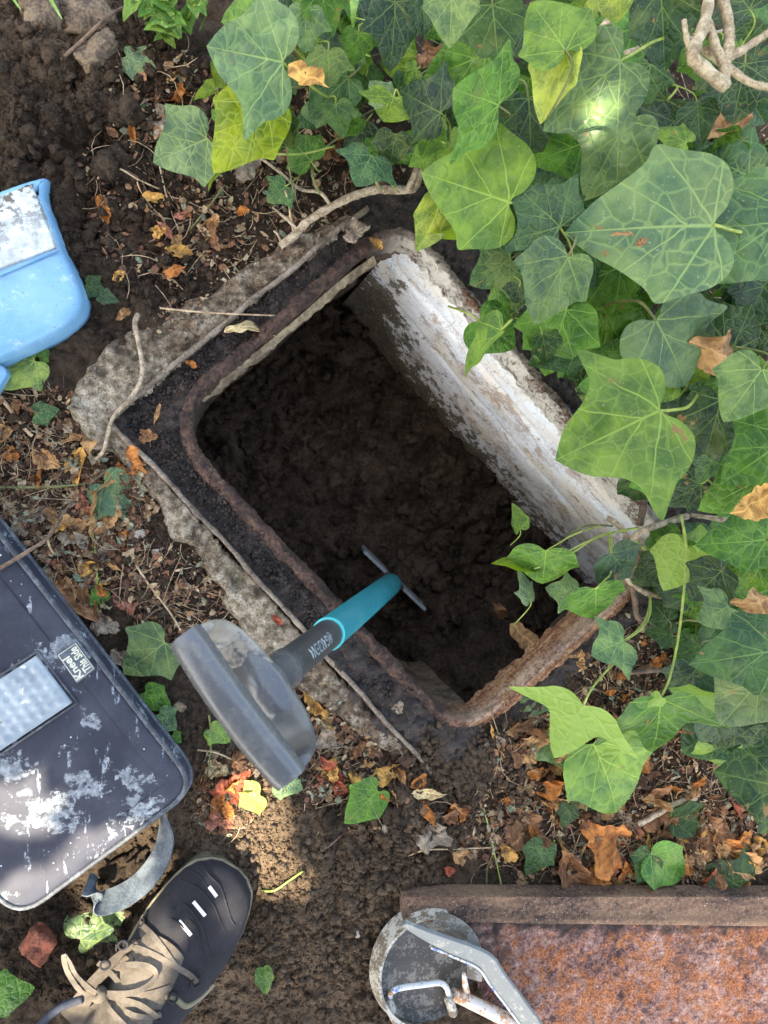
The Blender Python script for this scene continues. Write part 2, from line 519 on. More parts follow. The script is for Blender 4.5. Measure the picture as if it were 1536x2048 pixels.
def mat_dry():
    m = NT('dry leaf')
    oi = m.n('ObjectInfo')
    sx = m.n('SeparateXYZ'); m.set(sx.inputs[0], m.uv)
    cm = m.n('CombineXYZ')
    m.t.links.new(sx.outputs[0], cm.inputs[0]); m.t.links.new(sx.outputs[1], cm.inputs[1])
    m.t.links.new(m.math('MULTIPLY', oi.outputs['Random'], 41.0), cm.inputs[2])
    uv3 = cm.outputs[0]
    ax = m.math('ABSOLUTE', sx.outputs[0]); y = sx.outputs[1]
    mid = m.math('SUBTRACT', 1.0, m.step(ax, 0.004, 0.022))
    rib = m.math('SINE', m.math('MULTIPLY', m.math('SUBTRACT', y, m.math('MULTIPLY', ax, 0.8)), 42))
    rbm = m.step(rib, 0.75, 1.0)
    base = oi.outputs['Color']
    n1 = m.noise(3.5, 5, .65, uv3)
    col = m.mix(m.step(n1, 0.36, 0.66), m.mix(1.0, base, (0.42, 0.36, 0.34), 'MULTIPLY'), m.mix(1.0, base, (1.25, 1.25, 1.2), 'MULTIPLY'))
    col = m.mix(m.math('MULTIPLY', m.math('MAXIMUM', mid, m.math('MULTIPLY', rbm, .35)), .6), col, m.mix(1.0, base, (1.5, 1.5, 1.5), 'MULTIPLY'))
    col = m.mix(m.step(m.noise(14, 4, .7, uv3), 0.60, 0.68), col, (0.045, 0.027, 0.016))
    h = m.math('ADD', m.math('MULTIPLY', rib, 0.3), m.noise(9, 4, .7, uv3))
    return m.bsdf(col, 0.72, m.bump(h, 0.7, 0.002), spec=0.3, trans=0.2, tcol=m.mix(1.0, col, (1.5, 1.1, .7), 'MULTIPLY'))
M_dry = mat_dry()

M_petiole = mat_simple('green stem', (0.13, 0.19, 0.03), (0.27, 0.32, 0.07), 60, 0.5, 0.2, 0.001)
M_petdark = mat_simple('olive stem', (0.06, 0.075, 0.02), (0.14, 0.14, 0.05), 60, 0.6, 0.3, 0.001)
M_wood = mat_simple('woody ivy stem', (0.15, 0.11, 0.07), (0.42, 0.34, 0.24), 90, 0.85, 0.8, 0.002)
M_straw = mat_simple('dry straw', (0.20, 0.13, 0.075), (0.42, 0.32, 0.20), 80, 0.8, 0.4, 0.001)
M_strawdk = mat_simple('brown twig', (0.055, 0.036, 0.026), (0.16, 0.105, 0.07), 80, 0.85, 0.6, 0.001)
M_paletwig = mat_simple('pale dead twig', (0.17, 0.125, 0.07), (0.42, 0.345, 0.225), 70, 0.8, 0.6, 0.002)
M_stone = mat_simple('stone', (0.045, 0.032, 0.022), (0.17, 0.125, 0.08), 50, 0.85, 0.8, 0.003)
M_palestone = mat_simple('pale pebble', (0.16, 0.135, 0.11), (0.34, 0.30, 0.26), 90, 0.8, 0.5, 0.002)
M_brick = mat_simple('broken red brick', (0.055, 0.020, 0.014), (0.27, 0.082, 0.045), 60, 0.9, 0.9, 0.003)
M_grass = mat_simple('grass blade', (0.06, 0.14, 0.02), (0.15, 0.26, 0.05), 60, 0.5, 0.2, 0.001)

# ------------------------------------------------------------------ layout of the chamber
def rounded(cs, rs, n=14):
    out = []
    m = len(cs)
    for i in range(m):
        p = cs[i]; a = (cs[i - 1] - p).normalized(); b = (cs[(i + 1) % m] - p).normalized()
        s_ = p + a * rs[i]; e_ = p + b * rs[i]
        for k in range(n + 1):
            t = k / n
            # between an arc and a Bezier
            out.append((s_ * (1 - t) ** 2 + p * 2 * t * (1 - t) + e_ * t * t))
    return out
def resample(pts, n, closed=True):
    pts = [Vector(p) for p in pts]
    if closed: pts = pts + [pts[0]]
    L = [0]
    for i in range(len(pts) - 1): L.append(L[-1] + (pts[i + 1] - pts[i]).length)
    out = []; j = 0
    for k in range(n):
        d = L[-1] * k / (n if closed else n - 1)
        while j < len(L) - 2 and L[j + 1] < d: j += 1
        t = (d - L[j]) / max(L[j + 1] - L[j], 1e-9)
        out.append(pts[j].lerp(pts[j + 1], min(t, 1)))
    return out
RIM = resample(rounded([CW, CN, CE, CS], [0.085, 0.06, 0.06, 0.07]), 900)
NR = len(RIM)
def outward(i):
    d = RIM[(i + 1) % NR] - RIM[i - 1]
    n = Vector((d.y, -d.x, 0)).normalized()
    c = (CW + CN + CE + CS) / 4
    return n if n.dot(RIM[i] - c) > 0 else -n
RN = [outward(i) for i in range(NR)]
def rimoff(d): return [RIM[i] + RN[i] * d for i in range(NR)]
rim_in = [(p.x, p.y) for p in RIM]
rim_mid = [(p.x, p.y) for p in rimoff(0.010)]
CEN = (CW + CN + CE + CS) / 4

LIP_PX = [(915, 1603), (780, 1452), (640, 1298), (500, 1142), (350, 978), (224, 850), (218, 838), (230, 824), (330, 745), (450, 645), (560, 556), (640, 490), (700, 440), (735, 415)]
LIP = [P(*q) for q in LIP_PX]
HOLE_PX = [(905, 1590), (218, 838), (695, 445), (770, 395), (850, 395), (930, 450), (1150, 690), (1420, 1060), (1390, 1120), (955, 1495), (910, 1520)]
HOLE = [P(*q) for q in HOLE_PX]
hole2 = [(p.x, p.y) for p in HOLE]

TANS = [(470, 1640, 110, .75), (530, 1720, 70, .55), (430, 1990, 120, .45), (560, 1980, 150, .25), (480, 1560, 60, .5), (130, 40, 90, .3), (600, 1560, 90, .2), (640, 1700, 190, .38), (760, 1830, 220, .34), (620, 1950, 220, .36), (930, 1530, 90, .3), (800, 1640, 100, .3)]
LITTERS = [(60, 900, 150), (150, 1060, 140), (380, 1180, 120), (640, 1480, 120), (1150, 1600, 260), (1400, 1650, 260), (330, 400, 130), (420, 420, 120), (1300, 1400, 200), (330, 180, 100), (600, 330, 150), (700, 1540, 100)]

def gh(x, y):
    """height of the soil"""
    x = np.asarray(x, float); y = np.asarray(y, float)
    z = -0.022 + 0.020 * fbm(x, y, 3.2, 3, 3)
    heap = gauss(x, y, 90, 200, 260) * 0.030 + gauss(x, y, 300, 100, 120) * 0.004
    low = gauss(x, y, 700, 1720, 210) + gauss(x, y, 850, 1620, 120)
    z += heap + 0.022 * low + 0.020 * gauss(x, y, 930, 1545, 90) + 0.016 * gauss(x, y, 1000, 1480, 60)
    flat = np.clip(gauss(x, y, 490, 1640, 120) + gauss(x, y, 430, 1960, 150) + 0.7 * gauss(x, y, 130, 1500, 300), 0, 1)
    rough = np.clip(0.35 + 0.9 * gauss(x, y, 110, 240, 260) + 0.5 * low + 0.25 * fbm(x, y, 6, 31, 2), 0.12, 1.3) * (1 - 0.85 * flat)
    z += rough * (0.019 * cells(x, y, 32, 3) + 0.010 * cells(x, y, 70, 8) + 0.005 * cells(x, y, 150, 12) - 0.011)
    z += rough * 0.007 * fbm(x, y, 90, 41, 3, .6) + 0.0035 * fbm(x, y, 160, 51, 2)
    return z
def ghs(x, y): return float(gh(np.array([x]), np.array([y]))[0])
def G(px, py, dz=0.0):
    z = 0.0
    for _ in range(4):
        p = P(px, py, z); z = ghs(p.x, p.y)
    return P(px, py, z + dz)

# ------------------------------------------------------------------ ground (structure)
def graded(a, b, st, far):
    mid = list(np.arange(a, b + st / 2, st)); up = []; s_ = st; v = b
    while v < far:
        s_ *= 1.35; v += s_; up.append(v)
    dn = []; s_ = st; v = a
    while v > -far:
        s_ *= 1.35; v -= s_; dn.append(v)
    return np.array(dn[::-1] + mid + up)
gx = graded(-0.42, 1.10, 0.0036, 40); gy = graded(-0.92, 0.78, 0.0036, 40)
X, Y = np.meshgrid(gx, gy)
Z = gh(X, Y)
far = sstep(0.9, 3.0, np.hypot(X - 0.3, Y))
Z = Z * (1 - far) + far * -0.02
tan_ = np.zeros_like(X); lit_ = np.zeros_like(X)
for px, py, r, s_ in TANS: tan_ = np.maximum(tan_, s_ * gauss(X, Y, px, py, r))
for px, py, r in LITTERS: lit_ = np.maximum(lit_, gauss(X, Y, px, py, r))
XM, YM = cellmid(X), cellmid(Y)
ground = gridmesh('ground', X, Y, Z, ~inpoly(XM, YM, hole2), M_soil, None, {'tan': np.clip(tan_ * 1.25, 0, 1), 'litter': lit_})
tag(ground, 'dark crumbly garden soil round the open chamber', None, None, 'structure')

# ------------------------------------------------------------------ inspection chamber
chamber = thing('inspection_chamber', 'open rectangular drain chamber with rusty iron frame and concrete surround', 'manhole', (CEN.x, CEN.y, 0))

CONC_PX = [(735, 415), (690, 412), (640, 432), (590, 455), (545, 480), (500, 510), (440, 545), (405, 572), (360, 590), (300, 622), (265, 640), (215, 660), (185, 690), (160, 712), (140, 752), (128, 780), (118, 815), (130, 845), (150, 860), (165, 900), (215, 920), (270, 985), (300, 1020), (312, 1062), (350, 1092), (390, 1130), (402, 1165), (430, 1188), (440, 1230), (470, 1262), (480, 1310), (530, 1345), (575, 1390), (640, 1440), (720, 1490), (800, 1545), (860, 1600), (915, 1640),
           (925, 1610), (780, 1458), (640, 1304), (500, 1148), (350, 984), (226, 846), (330, 752), (450, 652), (560, 563), (640, 497), (705, 446)]
CONC = [P(*q) for q in CONC_PX]
c2 = [(p.x, p.y) for p in CONC]; outer_edge = c2[:38]
st = 0.0034
xs = np.arange(min(p[0] for p in c2) - .02, max(p[0] for p in c2) + .02, st); ys = np.arange(min(p[1] for p in c2) - .02, max(p[1] for p in c2) + .02, st)
X, Y = np.meshgrid(xs, ys)
wx = X + 0.010 * fbm(X, Y, 40, 61, 3); wy = Y + 0.010 * fbm(X, Y, 40, 62, 3)
d = polydist(X, Y, outer_edge, False)
ins = inpoly(wx, wy, c2)
dw = polydist(wx, wy, outer_edge, False)
edge = np.where(ins, sstep(0.0, 0.014, dw), 0.0)
lipd = polydist(X, Y, [(p.x, p.y) for p in LIP], False)
Z = -0.042 + edge * (0.042 - 0.001) + 0.008 * fbm(X, Y, 28, 71, 5, .65) - 0.012 * sstep(.02, .09, lipd) - 0.004 * cells(X, Y, 60, 75)
wc = P(190, 760)
dirt = np.clip(0.75 * gauss(X, Y, 560, 500, 190) + 0.9 * gauss(X, Y, 330, 620, 70) + 1.2 * gauss(X, Y, 640, 1420, 130) + 1.2 * gauss(X, Y, 800, 1540, 120) + 0.9 * gauss(X, Y, 250, 950, 60) + 0.38, 0, 1) - 0.5 * gauss(X, Y, 185, 770, 110) - .35 * gauss(X, Y, 480, 1250, 60)
gridmesh('concrete_surround', X, Y, Z, inpoly(cellmid(wx), cellmid(wy), c2) | (inpoly(cellmid(X), cellmid(Y), c2) & (cellmid(lipd) < .02)), M_conc, chamber, {'dirt': np.clip(dirt, 0, 1)})

# outer lip
b = MB()
lp = resample(crom([Vector((p.x, p.y, 0)) for p in LIP], 5), 150, False)
rings = []
for i, p in enumerate(lp):
    dd = (lp[min(i + 1, 149)] - lp[max(i - 1, 0)]).normalized(); nn = Vector((dd.y, -dd.x, 0))
    if nn.dot(p - CEN) < 0: nn = -nn
    j = 0.0009 * math.sin(i * .37) + rnd.uniform(-.0005, .0005); w = 0.0031 + rnd.uniform(-.0006, .0006)
    rings.append([p + nn * (j - w) + Vector((0, 0, -0.03)), p + nn * (j - w) + Vector((0, 0, 0.0025)), p + nn * (j - w * .5) + Vector((0, 0, 0.0042)), p + nn * (j + w * .6) + Vector((0, 0, 0.004)), p + nn * (j + w) + Vector((0, 0, 0.0015)), p + nn * (j + w) + Vector((0, 0, -0.03))])
b.loft(rings)
b.build('frame_edge', M_lip, chamber)

# dirt-filled channel of the frame
st = 0.0034
xs = np.arange(min(p[0] for p in hole2) - .02, max(p[0] for p in hole2) + .02, st); ys = np.arange(min(p[1] for p in hole2) - .02, max(p[1] for p in hole2) + .02, st)
X, Y = np.meshgrid(xs, ys)
rd = polydist(X, Y, rim_in)
big = [(v[0] + (v[0] - CEN.x) * .06, v[1] + (v[1] - CEN.y) * .06) for v in hole2]
Z = -0.011 + 0.008 * fbm(X, Y, 38, 81, 4, .6) + 0.006 * cells(X, Y, 90, 83) + 0.004 * cells(X, Y, 180, 85) - 0.004
Z = Z + 0.016 * gauss(X, Y, 900, 1500, 60) + 0.012 * gauss(X, Y, 690, 1330, 50) + 0.014 * gauss(X, Y, 800, 1440, 45)
lipd2 = polydist(X, Y, [(p.x, p.y) for p in LIP], False)
keep = inpoly(cellmid(X), cellmid(Y), big) & ~inpoly(cellmid(X), cellmid(Y), rim_mid) & ~((cellmid(lipd2) < .25) & ~inpoly(cellmid(X), cellmid(Y), hole2) & (cellmid(X) < P(700, 440).x))
gridmesh('channel_dirt', X, Y, Z, keep, M_groove, chamber)

# iron rim (a ridge and the flange that drops into the hole)
prof = [(-0.001, -0.052), (-0.0012, -0.030), (-0.001, -0.010), (0.0005, -0.003), (0.002, 0.0006), (0.005, 0.0018), (0.009, 0.0006), (0.0125, -0.002), (0.0155, -0.006), (0.019, -0.018)]
v = []; white = []; orange = []
sideN = (CE - CN).normalized(); nNE = Vector((-(CE - CN).y, (CE - CN).x, 0)).normalized()
nSE = Vector((-(CS - CE).y, (CS - CE).x, 0)).normalized()
if nNE.dot(CN - CEN) < 0: nNE = -nNE
if nSE.dot(CE - CEN) < 0: nSE = -nSE
ii = np.arange(NR)
for i in range(NR):
    a = 2 * math.pi * i / NR
    wn_ = max(0, RN[i].dot(nNE)) ** 2; os_ = max(0, RN[i].dot(nSE)) ** 2
    for k, (o, z) in enumerate(prof):
        q = np.array([RIM[i].x * 1.0 + k * .013]); r_ = np.array([RIM[i].y + k * .007])
        e = 0.0050 * float(fbm(q, r_, 70, 91, 5, .65)[0]); e2 = 0.0060 * float(fbm(q, r_, 110, 95, 4, .7)[0])
        zz = (z * (1 - .75 * os_) if 3 <= k <= 8 else z) + e2 * (1 - .5 * os_)
        o = o * (1 + .15 * os_) if k > 3 else o
        if k == 0: zz += 0.016 * float(fbm(np.array([RIM[i].x]), np.array([RIM[i].y]), 45, 99, 3)[0])
        p = RIM[i] + RN[i] * (o + e - os_ * .007 * max(0, (-z - .004) / .046) * (k < 4))
        v.append((p.x, p.y, zz)); white.append(wn_ * (1.0 if k < 5 else 0.35) + 0.22 * os_ * (1 if 2 <= k < 6 else 0)); orange.append(min(1, os_ * 1.0 + 0.45 * wn_))
K = len(prof)
f = [(i * K + k, ((i + 1) % NR) * K + k, ((i + 1) % NR) * K + k + 1, i * K + k + 1) for i in range(NR) for k in range(K - 1)]
npmesh('iron_rim', np.array(v), np.array(f), M_rim, chamber, True, {'white': white, 'orange': orange})

# walls of the pit, one part per side
def wall(name, normal, m, lean=0.0, nz=46, ztop=-0.046, zbot=-0.46, off=0.004):
    idx = [i for i in range(NR) if RN[i].dot(normal) > 0.45]
    # make contiguous
    br = [k for k in range(len(idx)) if idx[k] - idx[k - 1] != 1]
    if br: idx = idx[br[-1]:] + idx[:br[-1]]
    n = len(idx)
    A = np.array([[RIM[i].x + RN[i].x * off, RIM[i].y + RN[i].y * off] for i in idx])
    N_ = np.array([[RN[i].x, RN[i].y] for i in idx])
    t = np.linspace(0, 1, nz)[:, None]
    zz = ztop + (zbot - ztop) * t + np.zeros((1, n))
    al = np.cumsum(np.r_[0, np.hypot(*np.diff(A, axis=0).T)])[None, :] + np.zeros((nz, 1))
    disp = 0.006 * fbm(al, zz * 1.6, 14, 101, 4, .55) + 0.003 * fbm(al, zz, 80, 105, 3) - lean * t
    XX = A[None, :, 0] + N_[None, :, 0] * disp; YY = A[None, :, 1] + N_[None, :, 1] * disp
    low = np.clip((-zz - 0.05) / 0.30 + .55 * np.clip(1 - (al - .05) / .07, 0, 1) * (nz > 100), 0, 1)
    keep = np.ones((nz - 1, n - 1), bool)
    return gridmesh(name, XX, YY, zz, keep, m, chamber, {'low': low})
def nrm_of(a, b_):
    d = b_ - a; n = Vector((-d.y, d.x, 0)).normalized()
    return n if n.dot((a + b_) / 2 - CEN) > 0 else -n
def straight_wall(name, A_, B_, normal, m, lean, nz, n, ztop, zbot, off, wide):
    al, t = np.meshgrid(np.linspace(0, 1, n), np.linspace(0, 1, nz))
    zz = ztop + (zbot - ztop) * t; Lw = (B_ - A_).length
    dd = 0.003 * fbm(al * Lw, zz * 1.6, 10, 101, 3, .5) + 0.0012 * fbm(al * Lw, zz, 80, 105, 3) + off - lean * t + .0035 * (np.exp(-((t - .16 - .02 * vnoise(al * 6, al * 0, 3)) / .010) ** 2) + np.exp(-((t - .36 - .03 * vnoise(al * 7, al * 0, 5)) / .008) ** 2)) - .003 * sstep(.14, .18, t)
    XX = A_.x + (B_.x - A_.x) * al + normal.x * dd; YY = A_.y + (B_.y - A_.y) * al + normal.y * dd
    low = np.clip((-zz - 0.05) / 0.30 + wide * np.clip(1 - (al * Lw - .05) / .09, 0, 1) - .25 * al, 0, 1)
    return gridmesh(name, XX, YY, zz, np.ones((nz - 1, n - 1), bool), m, chamber, {'low': low})
dNE = (CE - CN).normalized(); dSE = (CS - CE).normalized()
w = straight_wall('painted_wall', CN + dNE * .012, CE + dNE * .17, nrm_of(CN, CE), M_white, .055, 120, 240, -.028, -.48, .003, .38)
w['label'] = 'white painted wall, peeling and stained'
nse = nrm_of(CE, CS)
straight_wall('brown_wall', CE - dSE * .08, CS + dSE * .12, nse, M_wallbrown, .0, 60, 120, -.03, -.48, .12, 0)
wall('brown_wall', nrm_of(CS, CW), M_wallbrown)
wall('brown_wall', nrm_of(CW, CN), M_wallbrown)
# rotten render left hanging under the upper left flange
b = MB()
fl = resample(crom(PL([(375, 862), (362, 820), (395, 785), (440, 752), (470, 728), (530, 680), (600, 622), (680, 552), (745, 505)], -0.03), 6), 60, False)
rr = []
for i, p in enumerate(fl):
    dpt = 0.034 + 0.016 * math.sin(i * .8) * math.sin(i * .31) + rnd.uniform(-.006, .006)
    nI = (CEN - p); nI.z = 0; nI = nrm_of(CW, CN) * -1
    q = p + nI * 0.004
    rr.append([Vector((q.x, q.y, -0.035)), q + nI * .007 + Vector((0, 0, -0.012)), q + nI * (.010 + rnd.uniform(-.002, .002)) + Vector((0, 0, -dpt * .6)), q + nI * .005 + Vector((0, 0, -dpt)), q - nI * .012 + Vector((0, 0, -dpt - .012))])
b.loft(rr, closed=False, cap0=False, cap1=False)
b.build('broken_render', M_woodwall, chamber)

# soil in the pit
def pf(x, y):
    z = -0.385 + 0.04 * fbm(x, y, 6, 111, 3) + 0.034 * cells(x, y, 16, 113) * (vnoise(x * 9, y * 9, 8) + .6) + 0.018 * cells(x, y, 42, 117) + 0.012 * cells(x, y, 90, 119) + 0.012 * fbm(x, y, 40, 125, 4, .6) + 0.006 * fbm(x, y, 110, 121, 3)
    c = P(1010, 1400, -0.25)
    z += 0.17 * np.exp(-((x - c.x) ** 2 + (y - c.y) ** 2) / 0.014)
    c = P(860, 1420, -0.3)
    z += 0.05 * np.exp(-((x - c.x) ** 2 + (y - c.y) ** 2) / 0.01)
    return z
xs = np.arange(CW.x - .15, CE.x + .16, 0.004); ys = np.arange(CS.y - .15, CN.y + .15, 0.004)
X, Y = np.meshgrid(xs, ys)
ob = [(p.x, p.y) for p in rimoff(0.15)]
ps = gridmesh('pit_floor', X, Y, pf(X, Y), inpoly(cellmid(X), cellmid(Y), ob), M_pit)
tag(ps, 'dark lumpy soil at the bottom of the chamber', None, None, 'structure')
def PF(px, py, dz=0):
    z = -0.3
    for _ in range(8):
        p = P(px, py, z); z = 0.5 * z + 0.5 * float(pf(np.array([p.x]), np.array([p.y]))[0])
    return P(px, py, z + dz)

# ------------------------------------------------------------------ soil crumbs (stuff)
def ico(sub):
    bm = bmesh.new(); bmesh.ops.create_icosphere(bm, subdivisions=sub, radius=1)
    v = np.array([q.co[:] for q in bm.verts]); f = np.array([[q.index for q in p.verts] for p in bm.faces]); bm.free()
    return v, f
I1, I2 = ico(1), ico(2)
rng = np.random.default_rng(5)
def crumbs(name, pts, sizes, m, sub, cols=None):
    bv, bf = (I1, I2)[sub]
    n = len(pts); k = len(bv)
    q = rng.normal(size=(n, 4)); q /= np.linalg.norm(q, axis=1)[:, None]
    w_, x_, y_, z_ = q.T
    Rm = np.stack([1 - 2 * (y_ * y_ + z_ * z_), 2 * (x_ * y_ - z_ * w_), 2 * (x_ * z_ + y_ * w_), 2 * (x_ * y_ + z_ * w_), 1 - 2 * (x_ * x_ + z_ * z_), 2 * (y_ * z_ - x_ * w_), 2 * (x_ * z_ - y_ * w_), 2 * (y_ * z_ + x_ * w_), 1 - 2 * (x_ * x_ + y_ * y_)], -1).reshape(n, 3, 3)
    sc = sizes[:, None] * rng.uniform(.6, 1.25, (n, 3))
    loc = bv[None] * rng.uniform(.55, 1.3, (n, k, 1)) * sc[:, None, :]
    v = np.einsum('nij,nkj->nki', Rm, loc) + pts[:, None, :]
    f = (bf[None] + (np.arange(n) * k)[:, None, None]).reshape(-1, 3)
    c = {a: np.repeat(b_, k) for a, b_ in cols.items()} if cols else None
    return npmesh(name, v.reshape(-1, 3), f, m, None, True, c)
def scatter(n, spots):
    """spots: (px,py,rx,weight) soft discs in photo pixels"""
    w_ = np.array([s_[3] for s_ in spots], float); w_ /= w_.sum()
    ch = rng.choice(len(spots), n, p=w_)
    out = np.zeros((n, 2))
    for k in range(n):
        px, py, r, _ = spots[ch[k]]
        c = P(px, py); a = rng.uniform(0, 2 * math.pi); rr = r * 0.00068 * math.sqrt(rng.uniform(0, 1))
        out[k] = c.x + rr * math.cos(a), c.y + rr * math.sin(a)
    ok = ~inpoly(out[:, 0], out[:, 1], hole2)
    return out[ok]
SOILSPOTS = [(100, 220, 250, 5), (300, 330, 220, 3), (250, 560, 120, .8), (690, 1760, 240, 6), (830, 1640, 110, 3), (620, 1930, 260, 4), (950, 1540, 90, 1.6), (480, 1500, 160, 1), (360, 1180, 140, 1.2), (380, 1760, 130, .8), (130, 1900, 120, 1), (1200, 1550, 300, 2.5), (60, 900, 120, 1)]
def tl(xy):
    t = np.zeros(len(xy)); l = np.zeros(len(xy))
    for px, py, r, s_ in TANS: t = np.maximum(t, s_ * gauss(xy[:, 0], xy[:, 1], px, py, r))
    for px, py, r in LITTERS: l = np.maximum(l, gauss(xy[:, 0], xy[:, 1], px, py, r))
    return {'tan': np.clip(t * 1.2, 0, 1), 'litter': l}
xy = scatter(24000, SOILSPOTS)
sz = 0.0009 + 0.0016 * rng.power(0.5, len(xy))
tag(crumbs('soil_crumbs', np.c_[xy, gh(xy[:, 0], xy[:, 1]) + sz * .35], sz, M_soil, 0, tl(xy)), 'fine loose soil crumbs scattered over the dug ground', None, None, 'stuff')
xy = scatter(5200, SOILSPOTS)
sz = 0.0018 + 0.0068 * rng.power(0.28, len(xy))
tag(crumbs('soil_clods', np.c_[xy, gh(xy[:, 0], xy[:, 1]) + sz * .2], sz, M_soil, 1, tl(xy)), 'small damp clods lying on the heaped soil', None, None, 'stuff')
xy = scatter(4000, [(930, 1520, 85, 2), (860, 1560, 60, 1), (1010, 1480, 60, 1)]) if False else np.array([[P(px, py).x, P(px, py).y] for px, py in zip(rng.normal(925, 45, 1600), rng.normal(1525, 32, 1600))])
xy = xy[~inpoly(xy[:, 0], xy[:, 1], [(p.x, p.y) for p in rimoff(.012)])]
sz = 0.0012 + 0.006 * rng.power(0.4, len(xy))
tag(crumbs('spilled_soil', np.c_[xy, np.maximum(gh(xy[:, 0], xy[:, 1]), -.004 + rng.uniform(0, .006, len(xy)))], sz, M_soil, 0, {'tan': np.full(len(xy), .25), 'litter': np.zeros(len(xy))}), 'loose brown soil spilled over the lower corner of the frame', None, None, 'stuff')
# crumbs on the frame and the concrete
n = 2600
xy = np.array([[*(lambda p: (p.x, p.y))(P(*(np.array(a) * (1 - t) + np.array(c_) * t + rng.normal(0, 15, 2))))] for a, c_, t in [(((270, 830), (870, 1500)), ((270, 830), (700, 465)))[k % 2 if k % 3 else 0] + (rng.uniform(),) for k in range(n)]])
sz = 0.0008 + 0.0024 * rng.power(0.5, n)
tag(crumbs('frame_crumbs', np.c_[xy, np.full(n, -0.007) + 0.006 * fbm(xy[:, 0], xy[:, 1], 38, 81, 3)], sz, M_groove, 0), 'black crumbs of dirt lying in the channel of the frame', None, None, 'stuff')
n = 700
xx = rng.uniform(CW.x, CE.x, n * 3); yy = rng.uniform(CS.y, CN.y, n * 3)
ok = inpoly(xx, yy, rim_in); xx = xx[ok]; yy = yy[ok]
sz = 0.002 + 0.011 * rng.power(0.3, len(xx))
tag(crumbs('pit_clods', np.c_[xx, yy, pf(xx, yy) + sz * .2], sz, M_pit, 1), 'loose dark clods on the floor of the chamber', None, None, 'stuff')

# ------------------------------------------------------------------ litter (stuff): tiny flakes and fibres
def flakes(name, xy, z, size, m, col_r):
    n = len(xy)
    a = rng.uniform(0, 2 * math.pi, n); el = rng.uniform(.25, .8, n)
    tx, ty = np.cos(a), np.sin(a); tz = rng.normal(0, .35, n)
    u = np.stack([tx, ty, tz], -1) * size[:, None]
    w_ = np.stack([-ty, tx, rng.normal(0, .45, n)], -1) * (size * el)[:, None]
    c = np.c_[xy, z]
    up = np.zeros((n, 3)); up[:, 2] = size * rng.uniform(-.4, .5, n)
    V = np.stack([c - u, c - u * .35 + w_ + up * .3, c + u * .5 + w_ * .8 + up, c + u, c + u * .4 - w_ * .9 + up * .2, c - u * .5 - w_ * .7 - up * .3, c + up * .8], 1)
    F_ = np.array([[0, 5, 6], [5, 4, 6], [4, 3, 6], [3, 2, 6], [2, 1, 6], [1, 0, 6]])
    f = (F_[None] + (np.arange(n) * 7)[:, None, None]).reshape(-1, 3)
    return npmesh(name, V.reshape(-1, 3), f, m, None, False, {'t': np.repeat(rng.uniform(0, 1, n), 7)})
def mat_flake():
    m = NT('leaf litter')
    col = m.ramp(m.attr('t'), (0.0, (0.055, 0.033, 0.022)), (0.28, (0.14, 0.070, 0.042)), (0.5, (0.25, 0.125, 0.065)), (0.66, (0.34, 0.22, 0.115)), (0.84, (0.42, 0.33, 0.21)), (0.985, (0.17, 0.24, 0.17)))
    col = m.mix(m.step(m.noise(300, 3, .7), .4, .7), m.mix(1., col, (.5, .5, .5), 'MULTIPLY'), col)
    return m.bsdf(col, 0.85, spec=0.25)
M_flake = mat_flake()
LSP = [(50, 910, 130, 3), (150, 1050, 130, 2.5), (370, 1200, 110, 2), (650, 1490, 120, 2.2), (1130, 1600, 210, 4), (1350, 1640, 210, 5), (1480, 1680, 120, 2), (1050, 1440, 90, 1.2), (330, 400, 150, 1.3), (480, 430, 110, 1.2), (1250, 1330, 120, 2), (330, 200, 90, 1), (650, 330, 130, 1.4), (760, 1560, 110, 1), (450, 1620, 60, .8), (1350, 1150, 130, 1.5), (1200, 800, 200, 1), (900, 330, 200, 1), (1420, 250, 200, 1.3), (1380, 480, 180, .8)]
xy = scatter(8500, LSP)
sz = 0.0012 + 0.0062 * rng.power(0.36, len(xy))
tag(flakes('leaf_litter', xy, gh(xy[:, 0], xy[:, 1]) + 0.002 + rng.uniform(0, .004, len(xy)), sz, M_flake, None), 'tiny brown and russet scraps of leaf over the soil', None, None, 'stuff')
xy = np.array([[P(px, py).x, P(px, py).y] for px, py in [(rng.normal(q[0], q[2]), rng.normal(q[1], q[2])) for q in [((540, 520, 60), (430, 580, 60), (340, 610, 35), (600, 1380, 60), (760, 1520, 60), (650, 460, 40), (480, 600, 60), (250, 960, 40))[k % 8] for k in range(900)]]])
okk = inpoly(xy[:, 0], xy[:, 1], c2) | inpoly(xy[:, 0], xy[:, 1], hole2) & ~inpoly(xy[:, 0], xy[:, 1], ob)
xy = xy[okk]; sz = 0.001 + 0.003 * rng.power(.45, len(xy))
tag(flakes('frame_litter', xy, np.full(len(xy), 0.0) - .003, sz, M_flake, None), 'russet flakes lying on the concrete surround and frame', None, None, 'stuff')
def fibres(name, spots, n, r, lmin, lmax, m):
    b = MB()
    xy = scatter(n, spots)
    for x, y in xy:
        a = rnd.uniform(0, 2 * math.pi); L = rnd.uniform(lmin, lmax); z = ghs(x, y) + .002
        p = Vector((x, y, z)); pts = [p]
        da = rnd.uniform(-.5, .5)
        for k in range(4):
            a += da
            p = p + Vector((math.cos(a) * L / 4, math.sin(a) * L / 4, rnd.uniform(-.0012, .002))); pts.append(p)
        b.tube(pts, r * rnd.uniform(.6, 1.3), r * .5, 3, cap=False)
    return b.build(name, m, fix=False)
tag(fibres('root_fibres', LSP, 1500, 0.0006, .012, .05, M_strawdk), 'fine brown rootlets tangled in the litter', None, None, 'stuff')
tag(fibres('straw_fibres', LSP, 1300, 0.0007, .014, .07, M_straw), 'thin pale stalks tangled in the litter', None, None, 'stuff')

